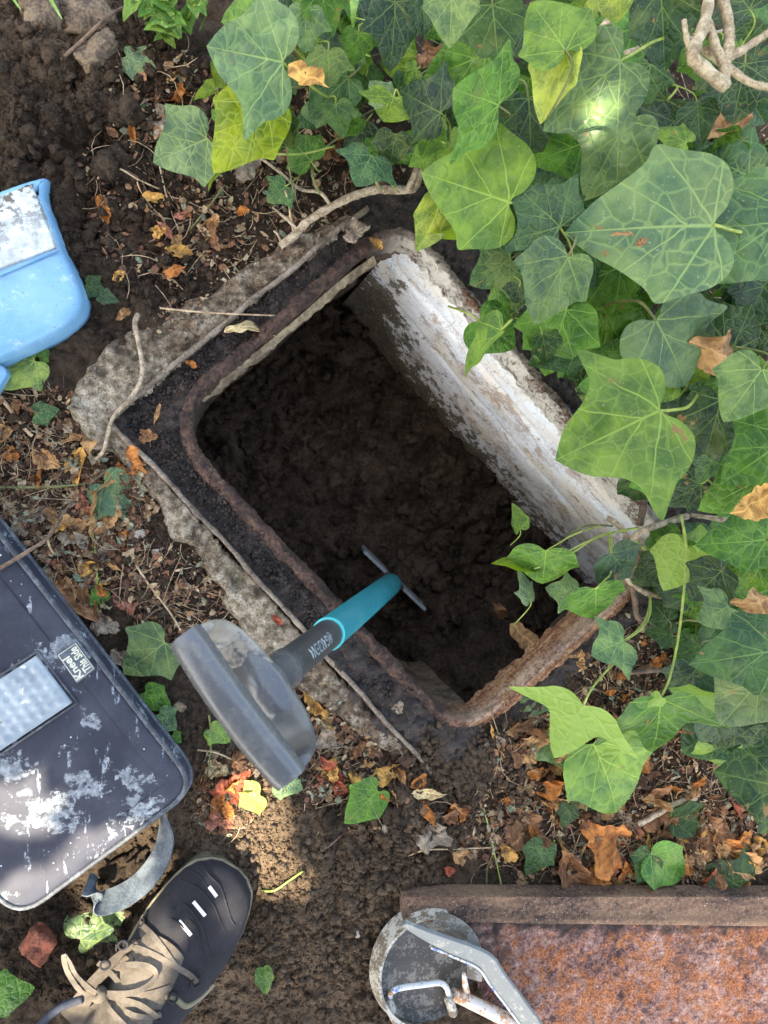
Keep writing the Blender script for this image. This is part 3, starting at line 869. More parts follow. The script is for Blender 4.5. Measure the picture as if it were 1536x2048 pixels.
# ------------------------------------------------------------------ hand hoe
def mat_plastic(name, c, c2=None, rough=0.4, scr=0.5):
    m = NT(name)
    n = m.noise(40, 5, .7); k = m.noise(300, 4, .7)
    col = m.mix(m.math('MULTIPLY', m.step(m.mix(.5, n, k), .5, .66), scr), c, c2 or tuple(min(1, q * 2 + .05) for q in c))
    return m.bsdf(col, m.ramp(n, (.3, rough - .06), (.7, rough + .15)), m.bump(k, .08, .001), spec=.5)
M_grip = mat_plastic('grey plastic grip', (0.085, 0.090, 0.097), (0.20, 0.185, 0.155), 0.20, .4)
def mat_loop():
    m = NT('grey plastic with painted light')  # beige tint paints the lit inner face of the left arm into the colour
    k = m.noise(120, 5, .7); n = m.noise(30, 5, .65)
    col = m.mix(m.math('MULTIPLY', m.attr('mud_or_light'), m.step(m.mix(.5, n, k), .36, .50)), m.mix(m.step(n, .4, .65), (0.060, 0.066, 0.075), (0.11, 0.108, 0.10)), m.mix(k, (0.16, 0.14, 0.115), (0.32, 0.29, 0.24)))
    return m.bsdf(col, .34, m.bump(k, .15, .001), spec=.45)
M_loop = mat_loop()
M_shaft = mat_plastic('dark grey shaft', (0.040, 0.042, 0.044), (0.085, 0.082, 0.074), 0.36, .5)
M_teal = mat_plastic('teal plastic sleeve', (0.004, 0.165, 0.200), (0.10, 0.22, 0.20), 0.42, .35)
M_tealr = mat_plastic('pale teal ring', (0.05, 0.42, 0.43), None, 0.4, .2)
M_steel = mat_plastic('worn blade steel', (0.16, 0.19, 0.21), (0.07, 0.06, 0.05), 0.35, .6)
M_dksteel = mat_plastic('black blade neck', (0.035, 0.035, 0.037), (0.10, 0.085, 0.065), 0.5, .5)
M_print = mat_simple('pale print', (0.17, 0.21, 0.22), (0.27, 0.31, 0.33), 200, 0.5, 0, .001)

Bm = P(476, 1412, 0.47)                  # middle of the grip bar
Tip = PF(792, 1160, 0.045)
ax = (Tip - Bm).normalized()
hoe = thing('hand_hoe', 'hand hoe with grey loop grip and teal sleeve, standing in the chamber', 'hoe', Tip)
bd_ = (P(592, 1540, 0.47) - P(352, 1285, 0.47)); bl = bd_.length * .92
bd_ = (bd_ - ax * bd_.dot(ax)).normalized()
nd = bd_.cross(ax).normalized()
LEN = (Tip - Bm).length
# grip bar: slightly barrelled, squared ends
b = MB()
rings = []
for i in range(25):
    t = -1 + 2 * i / 24
    c = Bm + bd_ * t * bl * .54 - ax * (0.006 * (1 - t * t))
    r = 0.0122 * (1 - 0.06 * t * t) * (0.93 if abs(t) > .97 else 1)
    rings.append([c + nd * math.copysign(abs(math.cos(a)) ** .85, math.cos(a)) * r * 1.12 + ax * math.copysign(abs(math.sin(a)) ** .85, math.sin(a)) * r * .95 for a in [2 * math.pi * k / 28 for k in range(28)]])
b.loft(rings)
b.build('grip_bar', M_grip, hoe, sharp=50)
# loop: a wide U shaped band from bar end to bar end through the socket
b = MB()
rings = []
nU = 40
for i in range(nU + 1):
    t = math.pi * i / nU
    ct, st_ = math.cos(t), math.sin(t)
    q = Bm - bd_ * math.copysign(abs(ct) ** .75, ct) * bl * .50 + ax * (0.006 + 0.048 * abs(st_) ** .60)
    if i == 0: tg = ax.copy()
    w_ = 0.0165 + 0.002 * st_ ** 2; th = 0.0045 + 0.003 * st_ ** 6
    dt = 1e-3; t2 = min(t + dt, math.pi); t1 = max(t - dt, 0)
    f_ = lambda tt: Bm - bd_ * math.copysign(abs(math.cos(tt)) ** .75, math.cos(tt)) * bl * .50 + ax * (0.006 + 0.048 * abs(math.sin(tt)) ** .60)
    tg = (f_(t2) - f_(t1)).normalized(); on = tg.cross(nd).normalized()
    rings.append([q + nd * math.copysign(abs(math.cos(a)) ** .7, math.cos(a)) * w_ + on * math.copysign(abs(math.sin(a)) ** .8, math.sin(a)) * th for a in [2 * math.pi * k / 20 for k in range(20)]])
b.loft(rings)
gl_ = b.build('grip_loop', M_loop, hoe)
at = gl_.data.attributes.new('mud_or_light', 'FLOAT', 'POINT')
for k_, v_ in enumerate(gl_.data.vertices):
    at.data[k_].value = max(0, min(1, .5 - (v_.co - Bm).dot(bd_) / (bl * .28)))  # tint grows towards the left arm, as if light fell there
# socket
b = MB()
rings = []
for s_, r in ((0.046, 0.0185), (0.054, 0.0195), (0.063, 0.0185), (0.078, 0.0178), (0.100, 0.0174), (0.118, 0.0172), (0.120, 0.0160)):
    c = Bm + ax * s_
    rings.append([c + nd * math.cos(a) * r + bd_ * math.sin(a) * r * (1.0 + max(0, .074 - s_) * 28) for a in [2 * math.pi * k / 28 for k in range(28)]])
b.loft(rings)
b.build('grip_socket', M_grip, hoe)
def rod(name, s0, s1, r0, r1, m, extra=None, parent=None):
    b = MB()
    rings = []
    for s_, r in ([(s0, r0), (s1, r1)] if not extra else extra):
        c = Bm + ax * s_
        rings.append([c + nd * math.cos(a) * r + bd_ * math.sin(a) * r for a in [2 * math.pi * k / 32 for k in range(32)]])
    b.loft(rings)
    return b.build(name, m, parent or hoe, sharp=50)
def s_at(px, py):
    """distance along the hoe's axis seen at a photo pixel"""
    best = None
    for k in range(400):
        s_ = LEN * k / 400; p = Bm + ax * s_
        d = ROT.inverted() @ (p - CAM)
        u = 768 + F * d.x / -d.z; v_ = 1024 - F * d.y / -d.z
        e = (u - px) ** 2 + (v_ - py) ** 2
        if best is None or e < best[0]: best = (e, s_)
    return best[1]
sS = s_at(652, 1262)
shaft = rod('shaft', .11, sS + .02, .0156, .0156, M_shaft)
rod('sleeve', 0, 0, 0, 0, M_teal, [(sS, .0168), (sS + .003, .0175), (LEN - .11, .0182), (LEN - .075, .0180), (LEN - .055, .0165), (LEN - .05, .013)])
rod('sleeve_ring', 0, 0, 0, 0, M_tealr, [(sS - .0018, .0158), (sS - .0018, .0172), (sS - .0004, .0179), (sS + .0018, .0178), (sS + .0018, .016)])
# neck and blade
b = MB()
be = (P(850, 1211, Tip.z) - P(729, 1095, Tip.z)); blen = be.length; be.normalize()
bn = ax - be * ax.dot(be); bn.normalize()
rings = []
for s_, wb, wn2 in ((LEN - .07, .011, .011), (LEN - .045, .013, .010), (LEN - .025, .020, .006), (LEN - .012, .024, .004)):
    c = Bm + ax * s_; sd2 = be.cross(bn)
    rings.append([c + be * math.cos(a) * wb + sd2 * math.sin(a) * wn2 for a in [2 * math.pi * k / 16 for k in range(16)]])
b.loft(rings)
b.build('blade_neck', M_dksteel, hoe)
sd2 = be.cross(bn).normalized()
viewd = (Tip - CAM).normalized()
bdn = (viewd + sd2 * .10).normalized(); bdn = (bdn - be * bdn.dot(be)).normalized(); sdb = be.cross(bdn).normalized()
b = MB()
c0 = Tip - ax * .012
for sg in (-1, 1):
    a0, a1 = sg * .018, sg * blen * .5
    v = []
    for k, t in enumerate((a0, a1)):
        for dz in (-.004, .040):
            for w_ in (-.0028, .0028):
                v.append(c0 + be * t + bdn * (dz + (0.008 * abs(t) / blen if dz > 0 else 0)) + sdb * w_)
    b = MB()
    b.add(v, [(0, 1, 3, 2), (4, 6, 7, 5), (0, 4, 5, 1), (2, 3, 7, 6), (0, 2, 6, 4), (1, 5, 7, 3)])
    b.build('blade', M_steel, hoe, smooth=False, bevel=.0006)

def text_mesh(body, size, bold=0.0):
    cu = bpy.data.curves.new('lettering', 'FONT'); cu.body = body; cu.size = size; cu.align_x = 'CENTER'; cu.align_y = 'CENTER'
    cu.extrude = 0.0001; cu.resolution_u = 3; cu.offset = bold; cu.space_line = .85
    o = bpy.data.objects.new('tmp_text', cu); C.objects.link(o)
    bpy.context.view_layer.update()
    dg = bpy.context.evaluated_depsgraph_get()
    me = bpy.data.meshes.new_from_object(o.evaluated_get(dg), depsgraph=dg)
    bpy.data.objects.remove(o); bpy.data.curves.remove(cu)
    return me
# print on the shaft: reads away from the blade, upside down in the picture
me = text_mesh('GARDENA', 0.0150, 0.00018)
sT = s_at(606, 1297); rS = .0158
pm = Bm + ax * sT
tocam = (CAM - pm); tocam = (tocam - ax * tocam.dot(ax)).normalized()
ud = -ax; 
vd = tocam.cross(ud)
shift = R(14)
def on_shaft(x, y, h):
    a = y / rS + shift
    return Bm + ax * (sT - x) + (tocam * math.cos(a) + vd * math.sin(a)) * (rS + h)
for vv in me.vertices:
    vv.co = on_shaft(vv.co.x + .002, vv.co.y, .0003 + vv.co.z)
lt = link('lettering', me, M_print, None, False)
par(lt, hoe)
b = MB()
ring = []
for r in (.0058, .0047):
    ring.append([on_shaft(-.039 + math.cos(a) * r, math.sin(a) * r, .0004) for a in [2 * math.pi * k / 28 for k in range(28)]])
b.loft(ring, cap0=False, cap1=False)
for k in range(5):
    a = 2 * math.pi * k / 5
    cc = (-.039 + math.cos(a) * .0022, math.sin(a) * .0022)
    b.add([on_shaft(cc[0] + math.cos(t) * .0013, cc[1] + math.sin(t) * .0013, .0004) for t in [2 * math.pi * j / 8 for j in range(8)]], [tuple(range(8))])
b.build('flower_emblem', M_print, hoe, False)

# ------------------------------------------------------------------ kneeling pad
def mat_pad():
    m = NT('navy pad fabric')
    a = m.noise(14, 5, .65); b_ = m.noise(120, 5, .75); c = m.noise(1300, 2, .5)
    col = m.mix(m.step(a, .35, .65), (0.020, 0.023, 0.035), (0.038, 0.041, 0.057))
    sp = m.step(m.mix(.30, m.noise(15, 4, .55, m.add(m.obj, m.noisec(12), .05)), b_), .545, .575)
    pale = m.mix(m.step(b_, .35, .65), (0.11, 0.13, 0.15), (0.27, 0.30, 0.32))
    col = m.mix(m.math('MULTIPLY', sp, m.ramp(m.noise(200, 4, .7), (.30, .35), (.62, .95))), col, pale)
    st_ = m.mapv(m.obj, (70, 16, 16), (0, 0, R(-52)))
    sm = m.math('MULTIPLY', m.step(m.noise(1.0, 5, .7, st_), .57, .62), m.step(b_, .42, .55))
    col = m.mix(m.math('MULTIPLY', sm, .6), col, (0.36, 0.40, 0.44))
    dots = m.math('SUBTRACT', 1.0, m.step(m.vor(95), 0.05, 0.13))
    dsel = m.step(m.noise(95, 1), .55, .62)
    col = m.mix(m.math('MULTIPLY', dots, dsel), col, (0.50, 0.53, 0.56))
    return m.bsdf(col, .62, m.bump(m.math('ADD', m.math('MULTIPLY', c, .3), m.math('MULTIPLY', sp, .25)), .35, .001), spec=.22)
M_pad = mat_pad()
M_pipe = mat_simple('dark blue piping', (0.030, 0.036, 0.046), (0.10, 0.115, 0.13), 60, .6, .3, .001, .45, .65)
def mat_gel():
    m = NT('pale blue rubber panel')
    a = m.noise(24, 5, .65); b_ = m.noise(140, 5, .7)
    col = m.mix(m.step(a, .35, .65), (0.16, 0.205, 0.24), (0.25, 0.30, 0.33))
    col = m.mix(m.math('MULTIPLY', m.step(m.mix(.4, m.noise(30, 4), b_), .58, .63), .8), col, (0.55, 0.54, 0.48))
    col = m.mix(m.step(m.noise(70, 3), .70, .73), col, (0.07, 0.06, 0.055))
    return m.bsdf(col, .45, m.bump(b_, .25, .001), spec=.45)
M_gel = mat_gel()
M_label = mat_simple('slate label', (0.045, 0.065, 0.082), (0.075, 0.10, 0.12), 90, .5, .1, .001)
M_letter = mat_simple('cream print', (0.40, 0.40, 0.33), (0.55, 0.54, 0.45), 200, .6, 0, .001)
ZP = 0.028
Bc = P(402, 1578, ZP); Cc = P(52, 1872, ZP)
e1 = (P(0, 1040, ZP) - P(372, 1520, ZP)).normalized()          # along the long edge, away from the corner
e2 = (Cc - Bc); e2 = (e2 - e1 * e2.dot(e1)).normalized()
LW, LL = (Cc - Bc).length, 0.50
pad = thing('kneeling_pad', 'dark navy kneeling pad spattered with pale paint, beside the shoe', 'kneeling pad', (Bc + e1 * LL / 2 + e2 * LW / 2).xy.to_3d())
def padpt(u, v, z): 
    q = Bc + e1 * u + e2 * v; return Vector((q.x, q.y, z))
corners = [padpt(0, 0, 0), padpt(LL, 0, 0), padpt(LL, LW, 0), padpt(0, LW, 0)]
ol = resample(rounded(corners, [.042] * 4, 10), 150)
pc = sum(ol, Vector()) / len(ol)
def inset(d):
    out = []
    m_ = len(ol)
    for i in range(m_):
        t = (ol[(i + 1) % m_] - ol[i - 1]).normalized(); n = Vector((t.y, -t.x, 0))
        if n.dot(ol[i] - pc) < 0: n = -n
        out.append(ol[i] - n * d)
    return out
PB = -0.012
b = MB()
rings = []
for d, z in ((.006, PB), (.0, PB + .008), (-.001, PB + .020), (.002, ZP - .009), (.006, ZP - .0045), (.012, ZP - .002), (.020, ZP - .0012), (.032, ZP - .0004)):
    rings.append([Vector((q.x, q.y, z + (0.0016 * math.sin(q.x * 31 + q.y * 17) * math.sin(q.y * 43) if d > .01 else 0))) for q in inset(d)])
b.loft(rings)
padtop = b.build('cushion', M_pad, pad)
b = MB()
pp = [Vector((q.x, q.y, ZP - .0045)) for q in inset(.004)]
b.tube(pp + [pp[0]], .0034, n=8, cap=False)
b.build('piping', M_pipe, pad)
b = MB()
pp = [Vector((q.x, q.y, PB + .014)) for q in inset(-.001)]
b.tube(pp + [pp[0]], .0034, n=8, cap=False)
b.build('piping', M_pipe, pad)
# rubber panel with dimples
ga = P(75, 1306, ZP); gb = P(150, 1405, ZP); 
gu = (gb - ga); gl = gu.length; gu.normalize(); gv = P(0, 1528, ZP) - gb; gv = (gv - gu * gv.dot(gu)).normalized()
n1, n2 = 70, 90; gw = .15
U, V_ = np.meshgrid(np.linspace(0, gl, n1), np.linspace(0, gw, n2))
hz = np.full(U.shape, ZP + .0022)
for k in range(1, 6):
    for j in range(1, 12):
        cu_, cv_ = gl * k / 6 + (j % 2) * .004 - .002, gw * j / 12
        hz += 0.0021 * np.exp(-((U - cu_) ** 2 + (V_ - cv_) ** 2) / (.0042 ** 2))
ed = np.minimum(np.minimum(U, gl - U), np.minimum(V_, gw - V_))
hz = np.where(ed < .002, ZP - .004, hz)
cr = np.hypot(np.maximum(0.008 - np.minimum(U, gl - U), 0), np.maximum(0.008 - np.minimum(V_, gw - V_), 0)) > .008
XX = ga.x + gu.x * U + gv.x * V_; YY = ga.y + gu.y * U + gv.y * V_
hz = np.where(cr, ZP - .004, hz)
gridmesh('rubber_panel', XX, YY, hz, np.ones((n2 - 1, n1 - 1), bool), M_gel, pad)
b = MB()
ppx = [ga - gu * .002 - gv * .002, gb + gu * .002 - gv * .002, gb + gu * .002 + gv * gw, ga - gu * .002 + gv * gw]
b.tube([Vector((q.x, q.y, ZP + .0006)) for q in ppx + [ppx[0]]], .0016, n=6, cap=False)
b.build('panel_seam', M_pipe, pad)
# label
la, lb, lc, ld = PL([(113, 1309), (151, 1283), (191, 1338), (154, 1367)], ZP + .0015)
b = MB(); b.prism([la, lb, lc, ld], ZP - .001, ZP + .0016)
lab = b.build('label_patch', M_label, pad, False)
lcen = (la + lb + lc + ld) / 4
rd_ = (lb - lc).normalized()             # reading direction: up the picture
upd = Vector((-rd_.y, rd_.x, 0))
for body, off in (('Kneel', .0062), ('This Side', -.0062)):
    me = text_mesh(body, .0135, .00035)
    wd = max(v.co.x for v in me.vertices) - min(v.co.x for v in me.vertices)
    sc_ = min(1, .034 / wd) if body != 'Kneel' else min(1, .034 / wd)
    for vv in me.vertices:
        x = vv.co.x * sc_ - (0.004 if body == 'Kneel' else 0); y = vv.co.y + off
        q = lcen + rd_ * x + upd * y
        vv.co = (q.x, q.y, ZP + .0019 + vv.co.z)
    o = link('lettering', me, M_letter, None, False); WM[lab.name] = Matrix(); par(o, lab)
b = MB()
fr = [la.lerp(lcen, .09), lb.lerp(lcen, .09), lc.lerp(lcen, .09), ld.lerp(lcen, .09)]
b.tube([Vector((q.x, q.y, ZP + .0017)) for q in fr + [fr[0]]], .00045, n=4, cap=False)
o = b.build('label_border', M_letter, None, False); par(o, lab)
# carrying strap, stood on edge
M_strap = mat_simple('blue grey webbing', (0.030, 0.042, 0.055), (0.085, 0.105, 0.12), 70, .65, .4, .001)
b = MB()
sp = crom(PL([(318, 1612, .012), (332, 1660, .012), (322, 1712, .012), (292, 1757, .012), (250, 1790, .012), (205, 1806, .012), (188, 1796, .012), (190, 1776, .012), (172, 1768, .012)]), 6)
b.ribbon(sp, [Vector((.45, -.6, .62))] * len(sp), .030, .0024)
b.build('strap', M_strap, pad, True, 40)

# ------------------------------------------------------------------ blue plastic pan
def mat_blue():
    m = NT('light blue plastic')
    a = m.noise(20, 5, .65); b_ = m.noise(130, 5, .75)
    col = m.mix(m.step(a, .3, .7), (0.10, 0.255, 0.41), (0.15, 0.32, 0.475))
    w_ = m.attr('worn')
    col = m.mix(m.math('MULTIPLY', w_, m.step(m.mix(.4, a, b_), .30, .5)), col, m.mix(m.step(m.noise(60, 5, .7), .4, .6), (0.30, 0.33, 0.33), (0.46, 0.52, 0.53)))
    mud_or_light = m.math('MULTIPLY', m.attr('mud_or_light'), m.step(m.mix(.45, m.noise(34, 5, .7), b_), .47, .53))
    col = m.mix(mud_or_light, col, (0.075, 0.055, 0.04))
    col = m.mix(m.math('MULTIPLY', m.step(m.noise(55, 6, .8), .55, .66), .35), col, (0.50, 0.55, 0.58))
    col = m.mix(m.step(m.noise(340, 2), .69, .72), col, (0.10, 0.09, 0.08))
    return m.bsdf(col, m.math('ADD', .40, m.math('MULTIPLY', mud_or_light, .4)), m.bump(m.math('ADD', m.math('MULTIPLY', b_, .3), mud_or_light), .3, .0015), spec=.45)
M_blue = mat_blue()
ZB = 0.035
BL = PL([(78, 345), (97, 398), (131, 496), (147, 530), (166, 575), (171, 602), (160, 632), (124, 664), (60, 697), (-4, 726), (-260, 850), (-400, 560), (-300, 480), (-160, 432)], ZB)
pan = thing('dustpan', 'light blue plastic dustpan lying face down on the dark soil', 'dustpan', P(60, 540, 0))
blp = resample(crom(BL, 8, True), 160)
bc = sum(blp, Vector()) / len(blp)
def pins(d):
    out = []
    for i in range(160):
        t = (blp[(i + 3) % 160] - blp[i - 3]).normalized(); n = Vector((t.y, -t.x, 0))
        if n.dot(blp[i] - bc) < 0: n = -n
        out.append(blp[i] - n * d)
    return out
b = MB(); rings = []
for d, z in ((.000, -.012), (.001, .0), (.004, ZB - .010), (.006, ZB - .004), (.010, ZB - .0008), (.016, ZB), (.024, ZB + .001)):
    rings.append([Vector((q.x, q.y, z)) for q in pins(d)])
b.loft(rings)
o = b.build('pan_shell', M_blue, pan)
# finer top so the wear can follow the surface
co = np.array([v.co[:] for v in o.data.vertices])
def atrs(o, co):
    sa, sb = P(0, 552, ZB), P(131, 496, ZB)
    dn = np.array([sb.y - sa.y, -(sb.x - sa.x)]); dn /= np.linalg.norm(dn)
    s_ = (co[:, 0] - sa.x) * dn[0] + (co[:, 1] - sa.y) * dn[1]
    c = P(60, 700, ZB)
    if (c.x - sa.x) * dn[0] + (c.y - sa.y) * dn[1] > 0: s_ = -s_
    return s_
for nm in ():
    at = o.data.attributes.new(nm, 'FLOAT', 'POINT')
at = None
# separate white-worn front plate standing slightly proud of the shell
FP = PL([(74, 352), (93, 402), (126, 493), (0, 547), (-150, 600), (-220, 480)], ZB + .0035)
qa, qb, qc, qd = PL([(66, 362), (116, 497), (-150, 600), (-220, 470)], ZB + .0035)
T_, U_ = np.meshgrid(np.linspace(0, 1, 70), np.linspace(0, 1, 140))
bil = lambda k: (qa[k] * (1 - T_) + qb[k] * T_) * (1 - U_) + (qd[k] * (1 - T_) + qc[k] * T_) * U_
X, Y = bil(0), bil(1)
ed = np.minimum(np.minimum(T_, 1 - T_) * .10, np.minimum(U_, 1 - U_) * .2)
Zf = ZB - .002 + .0055 * sstep(0, .004, ed) + .0006 * fbm(X, Y, 60, 141, 2)
mud_or_light = np.clip(1.15 - T_ / .9, 0, 1) * .95
gridmesh('front_plate', X, Y, Zf, np.ones((139, 69), bool), M_blue, pan, {'worn': np.full(X.shape, .95), 'mud_or_light': mud_or_light})
b = MB()
b.tube([P(119, 499, ZB + .003), P(0, 549, ZB + .004), P(-150, 602, ZB + .004)], .0016, n=8)
b.build('front_seam', M_blue, pan)
b = MB()
hp = PL([(-8, 722), (14, 738), (18, 750), (-6, 790), (-60, 800), (-90, 745)], 0.01)
b.prism(hp, -.005, .018)
b.build('handle', M_blue, pan, True, 40, bevel=.003)

# ------------------------------------------------------------------ rusty cover, bottom right
def mat_rustplate():
    m = NT('flaking rust')
    a = m.noise(13, 6, .65); b_ = m.noise(70, 6, .75); c = m.noise(300, 4, .7)
    mid_ = m.mix(.45, m.noise(95, 5, .7), c)
    col = m.ramp(m.mix(.70, a, mid_), (.42, (0.040, 0.022, 0.022)), (.465, (0.125, 0.062, 0.055)), (.505, (0.23, 0.125, 0.105)), (.55, (0.34, 0.205, 0.165)), (.62, (0.50, 0.37, 0.32)))
    og = m.math('MULTIPLY', m.step(m.mix(.62, m.noise(7, 4, .6), m.noise(65, 5, .7)), .465, .565), .80)
    col = m.mix(og, col, m.mix(m.step(c, .4, .6), (0.20, 0.062, 0.024), (0.46, 0.175, 0.060)))
    col = m.mix(m.math('MULTIPLY', m.step(m.mix(.4, m.noise(9, 4, .6), b_), .53, .62), .75), col, (0.075, 0.042, 0.034))
    col = m.mix(m.attr('dirt'), col, m.mix(m.step(b_, .4, .6), (0.025, 0.019, 0.018), (0.055, 0.038, 0.034)))
    return m.bsdf(col, .85, m.bump(m.math('ADD', b_, m.math('MULTIPLY', c, .7)), 1.0, .008), spec=.25)
M_rust = mat_rustplate()
def mat_mudbar():
    m = NT('muddy rusted steel')
    a = m.noise(18, 6, .65, m.mapv(m.obj, (.4, 1, 1))); b_ = m.noise(160, 5, .75)
    col = m.ramp(m.mix(.4, a, b_), (.40, (0.030, 0.020, 0.017)), (.48, (0.105, 0.064, 0.044)), (.56, (0.19, 0.118, 0.076)))
    col = m.mix(m.step(m.noise(420, 2), .66, .70), col, (0.36, 0.31, 0.25))
    return m.bsdf(col, .88, m.bump(b_, 1.0, .004), spec=.25)
M_mudbar = mat_mudbar()
cover = thing('manhole_cover', 'upturned rusty manhole cover with muddy raised edge, below the ivy', 'manhole cover', P(1250, 1950, 0))
ZC = 0.012
cp = PL([(905, 1838), (1720, 1838), (1720, 2330), (1040, 2330), (985, 2048)], ZC)
X, Y = np.meshgrid(np.arange(min(q.x for q in cp), max(q.x for q in cp), .0030), np.arange(min(q.y for q in cp), max(q.y for q in cp), .0030))
cp2 = [(q.x, q.y) for q in cp]
ed = polydist(X, Y, cp2[:2], False)
Zc = ZC + .003 * fbm(X, Y, 40, 151, 4, .6) + .0022 * cells(X, Y, 110, 153) + .0022 * fbm(X, Y, 170, 155, 2)
gridmesh('rust_plate', X, Y, Zc, inpoly(cellmid(X), cellmid(Y), cp2), M_rust, cover, {'dirt': np.clip(1.35 - ed / .020 + 1.2 * fbm(X, Y, 60, 157, 4, .6), 0, 1)})
# edge flange: an angle bar with rounded top
b = MB()
rings = []
ns = 120
for i in range(ns):
    t = i / (ns - 1)
    A_ = P(806 + (1720 - 806) * t, 1792, .020); B_ = P(806 + (1720 - 806) * t, 1846 + 12 * t, .020)
    j = .0010 * float(fbm(np.array([A_.x]), np.array([0.3]), 40, 161, 3)[0]); w_ = B_ - A_
    zt = .020 + j
    rings.append([Vector((A_.x, A_.y, -.01)), Vector((A_.x, A_.y + j, zt - .003)), A_ + w_ * .03 + Vector((0, 0, j * .4)), A_ + w_ * .08 + Vector((0, 0, -.0022)), A_ + w_ * .72 + Vector((0, 0, -.0026 + j * .5)), A_ + w_ * .78 + Vector((0, 0, .0002 + j * .5)), A_ + w_ * .96 + Vector((0, 0, -.0004 + j * .6)), Vector((B_.x, B_.y, zt - .006)), Vector((B_.x, B_.y + .002, ZC - .004))])
b.loft(rings, closed=False, cap0=False, cap1=False)
b.add(rings[0], [tuple(range(len(rings[0])))])
b.build('edge_flange', M_mudbar, cover, fix=False)

# ------------------------------------------------------------------ round metal fitting on the cover
def mat_painted(name, base, chips, frac=.55, extra=None):
    m = NT(name)
    a = m.noise(50, 5, .7); b_ = m.noise(280, 4, .7)
    col = m.mix(m.step(m.mix(.4, a, b_), frac - .03, frac + .03), base, chips)
    if extra: col = m.mix(m.step(m.noise(36, 4, .7), .57, .60), col, extra)
    return m.bsdf(col, .5, m.bump(b_, .4, .001), spec=.45)
M_galv = mat_painted('dull galvanised steel', (0.20, 0.205, 0.195), (0.10, 0.09, 0.07), .52)
M_greybar = mat_painted('worn grey paint', (0.135, 0.15, 0.15), (0.25, 0.25, 0.225), .56, None)
M_blueflake = mat_painted('white paint over blue', (0.42, 0.43, 0.42), (0.045, 0.10, 0.30), .56, (0.17, 0.095, 0.06))
M_pipewood = mat_painted('peeling white over rust', (0.48, 0.44, 0.39), (0.33, 0.155, 0.065), .50)
M_hoop = mat_painted('muddy white hoop', (0.36, 0.34, 0.29), (0.12, 0.095, 0.065), .50)
M_disc = mat_painted('black disc with grey bloom', (0.020, 0.019, 0.017), (0.11, 0.105, 0.09), .52)
ZF = .030
fit = thing('round_metal_fitting', 'round metal hoop with black plate, bent grey bar and painted rods, on cover', 'metal fitting', P(870, 1960, 0))
fc = P(860, 1948, ZF); fr_ = (P(755, 1950, ZF) - fc).length
def fpt(a, r, z): return Vector((fc.x + math.cos(a) * r, fc.y + math.sin(a) * r * 1.12, z))
b = MB()
hp = [fpt(a, fr_, ZF - .012) for a in np.linspace(R(68), R(262), 50)]
b.ribbon(hp, [(Vector((0, 0, 1)) + (fc - q).normalized() * .35) for q in hp], .026, .0045)
b.build('hoop', M_hoop, fit, True, 40)
b = MB()
rings = []
for r, z in ((.0, .006), (fr_ * .5, .006), (fr_ * .86, .007), (fr_ * .95, .010), (fr_ * .97, .016), (fr_ * .99, .010), (fr_ * .99, -.004)):
    rings.append([fpt(a, max(r, .001), z) for a in np.linspace(0, 2 * math.pi, 60, endpoint=False)])
b.loft(rings)
b.build('black_plate', M_disc, fit)
b = MB()
hp = [fpt(a, fr_ * .90, ZF - .004) for a in np.linspace(R(-15), R(85), 24)]
b.ribbon(hp, [(Vector((0, 0, .4)) + (q - fc).normalized()) for q in hp], .022, .004)
b.build('collar_plate', M_galv, fit, True, 40)
b = MB()
bar = crom(PL([(808, 1846, ZF + .012), (860, 1872, ZF + .012), (925, 1900, ZF + .012), (968, 1921, ZF + .012), (992, 1955, ZF + .012), (1030, 2005, ZF + .012), (1085, 2080, ZF + .012)]), 5)
b.ribbon(bar, [Vector((.25, .55, .35))] * len(bar), [0.010 + .022 * min(1, max(0, (i - 1) / 9)) for i in range(len(bar))], .006)
b.build('bent_bar', M_greybar, fit, True, 40, bevel=.0008)
b = MB()
lowe = [q + Vector((-.006, -.014, -.006)) for q in bar[6:]]
b.ribbon(lowe, [Vector((0, 0, 1))] * len(lowe), .006, .003)
b.build('bar_edge', M_blueflake, fit, True, 40)
b = MB()
b.tube(crom(PL([(780, 1992, .020), (784, 1984, .034), (800, 1976, .036), (850, 1969, .036), (880, 1966, .036), (892, 1974, .036), (897, 1988, .030), (898, 2000, .02)]), 5), .0038, n=12)
b.build('bent_rod', M_blueflake, fit)
b = MB()
b.tube(PL([(896, 1990, .030), (898, 2000, .028), (902, 2010, .025), (906, 2026, .018)]), .0066, n=14)
b.build('rod_sleeve', M_hoop, fit)
b = MB()
b.tube(PL([(905, 1988, .026), (925, 1996, .026), (975, 2020, .026), (1060, 2062, .026)]), .0082, .0102, n=18)
b.build('pipe', M_pipewood, fit)
b = MB()
b.tube(PL([(928, 1948, .046), (929, 1958, .040), (931, 1972, .030), (934, 1990, .020)]), .003, .0052, n=10)
b.build('hinge_pin', M_pipewood, fit)
b = MB()
b.tube(PL([(775, 1995, .012), (782, 2018, .012), (792, 2042, .012)]), .0075, .0065, n=10)
b.build('hoop_foot', M_hoop, fit)

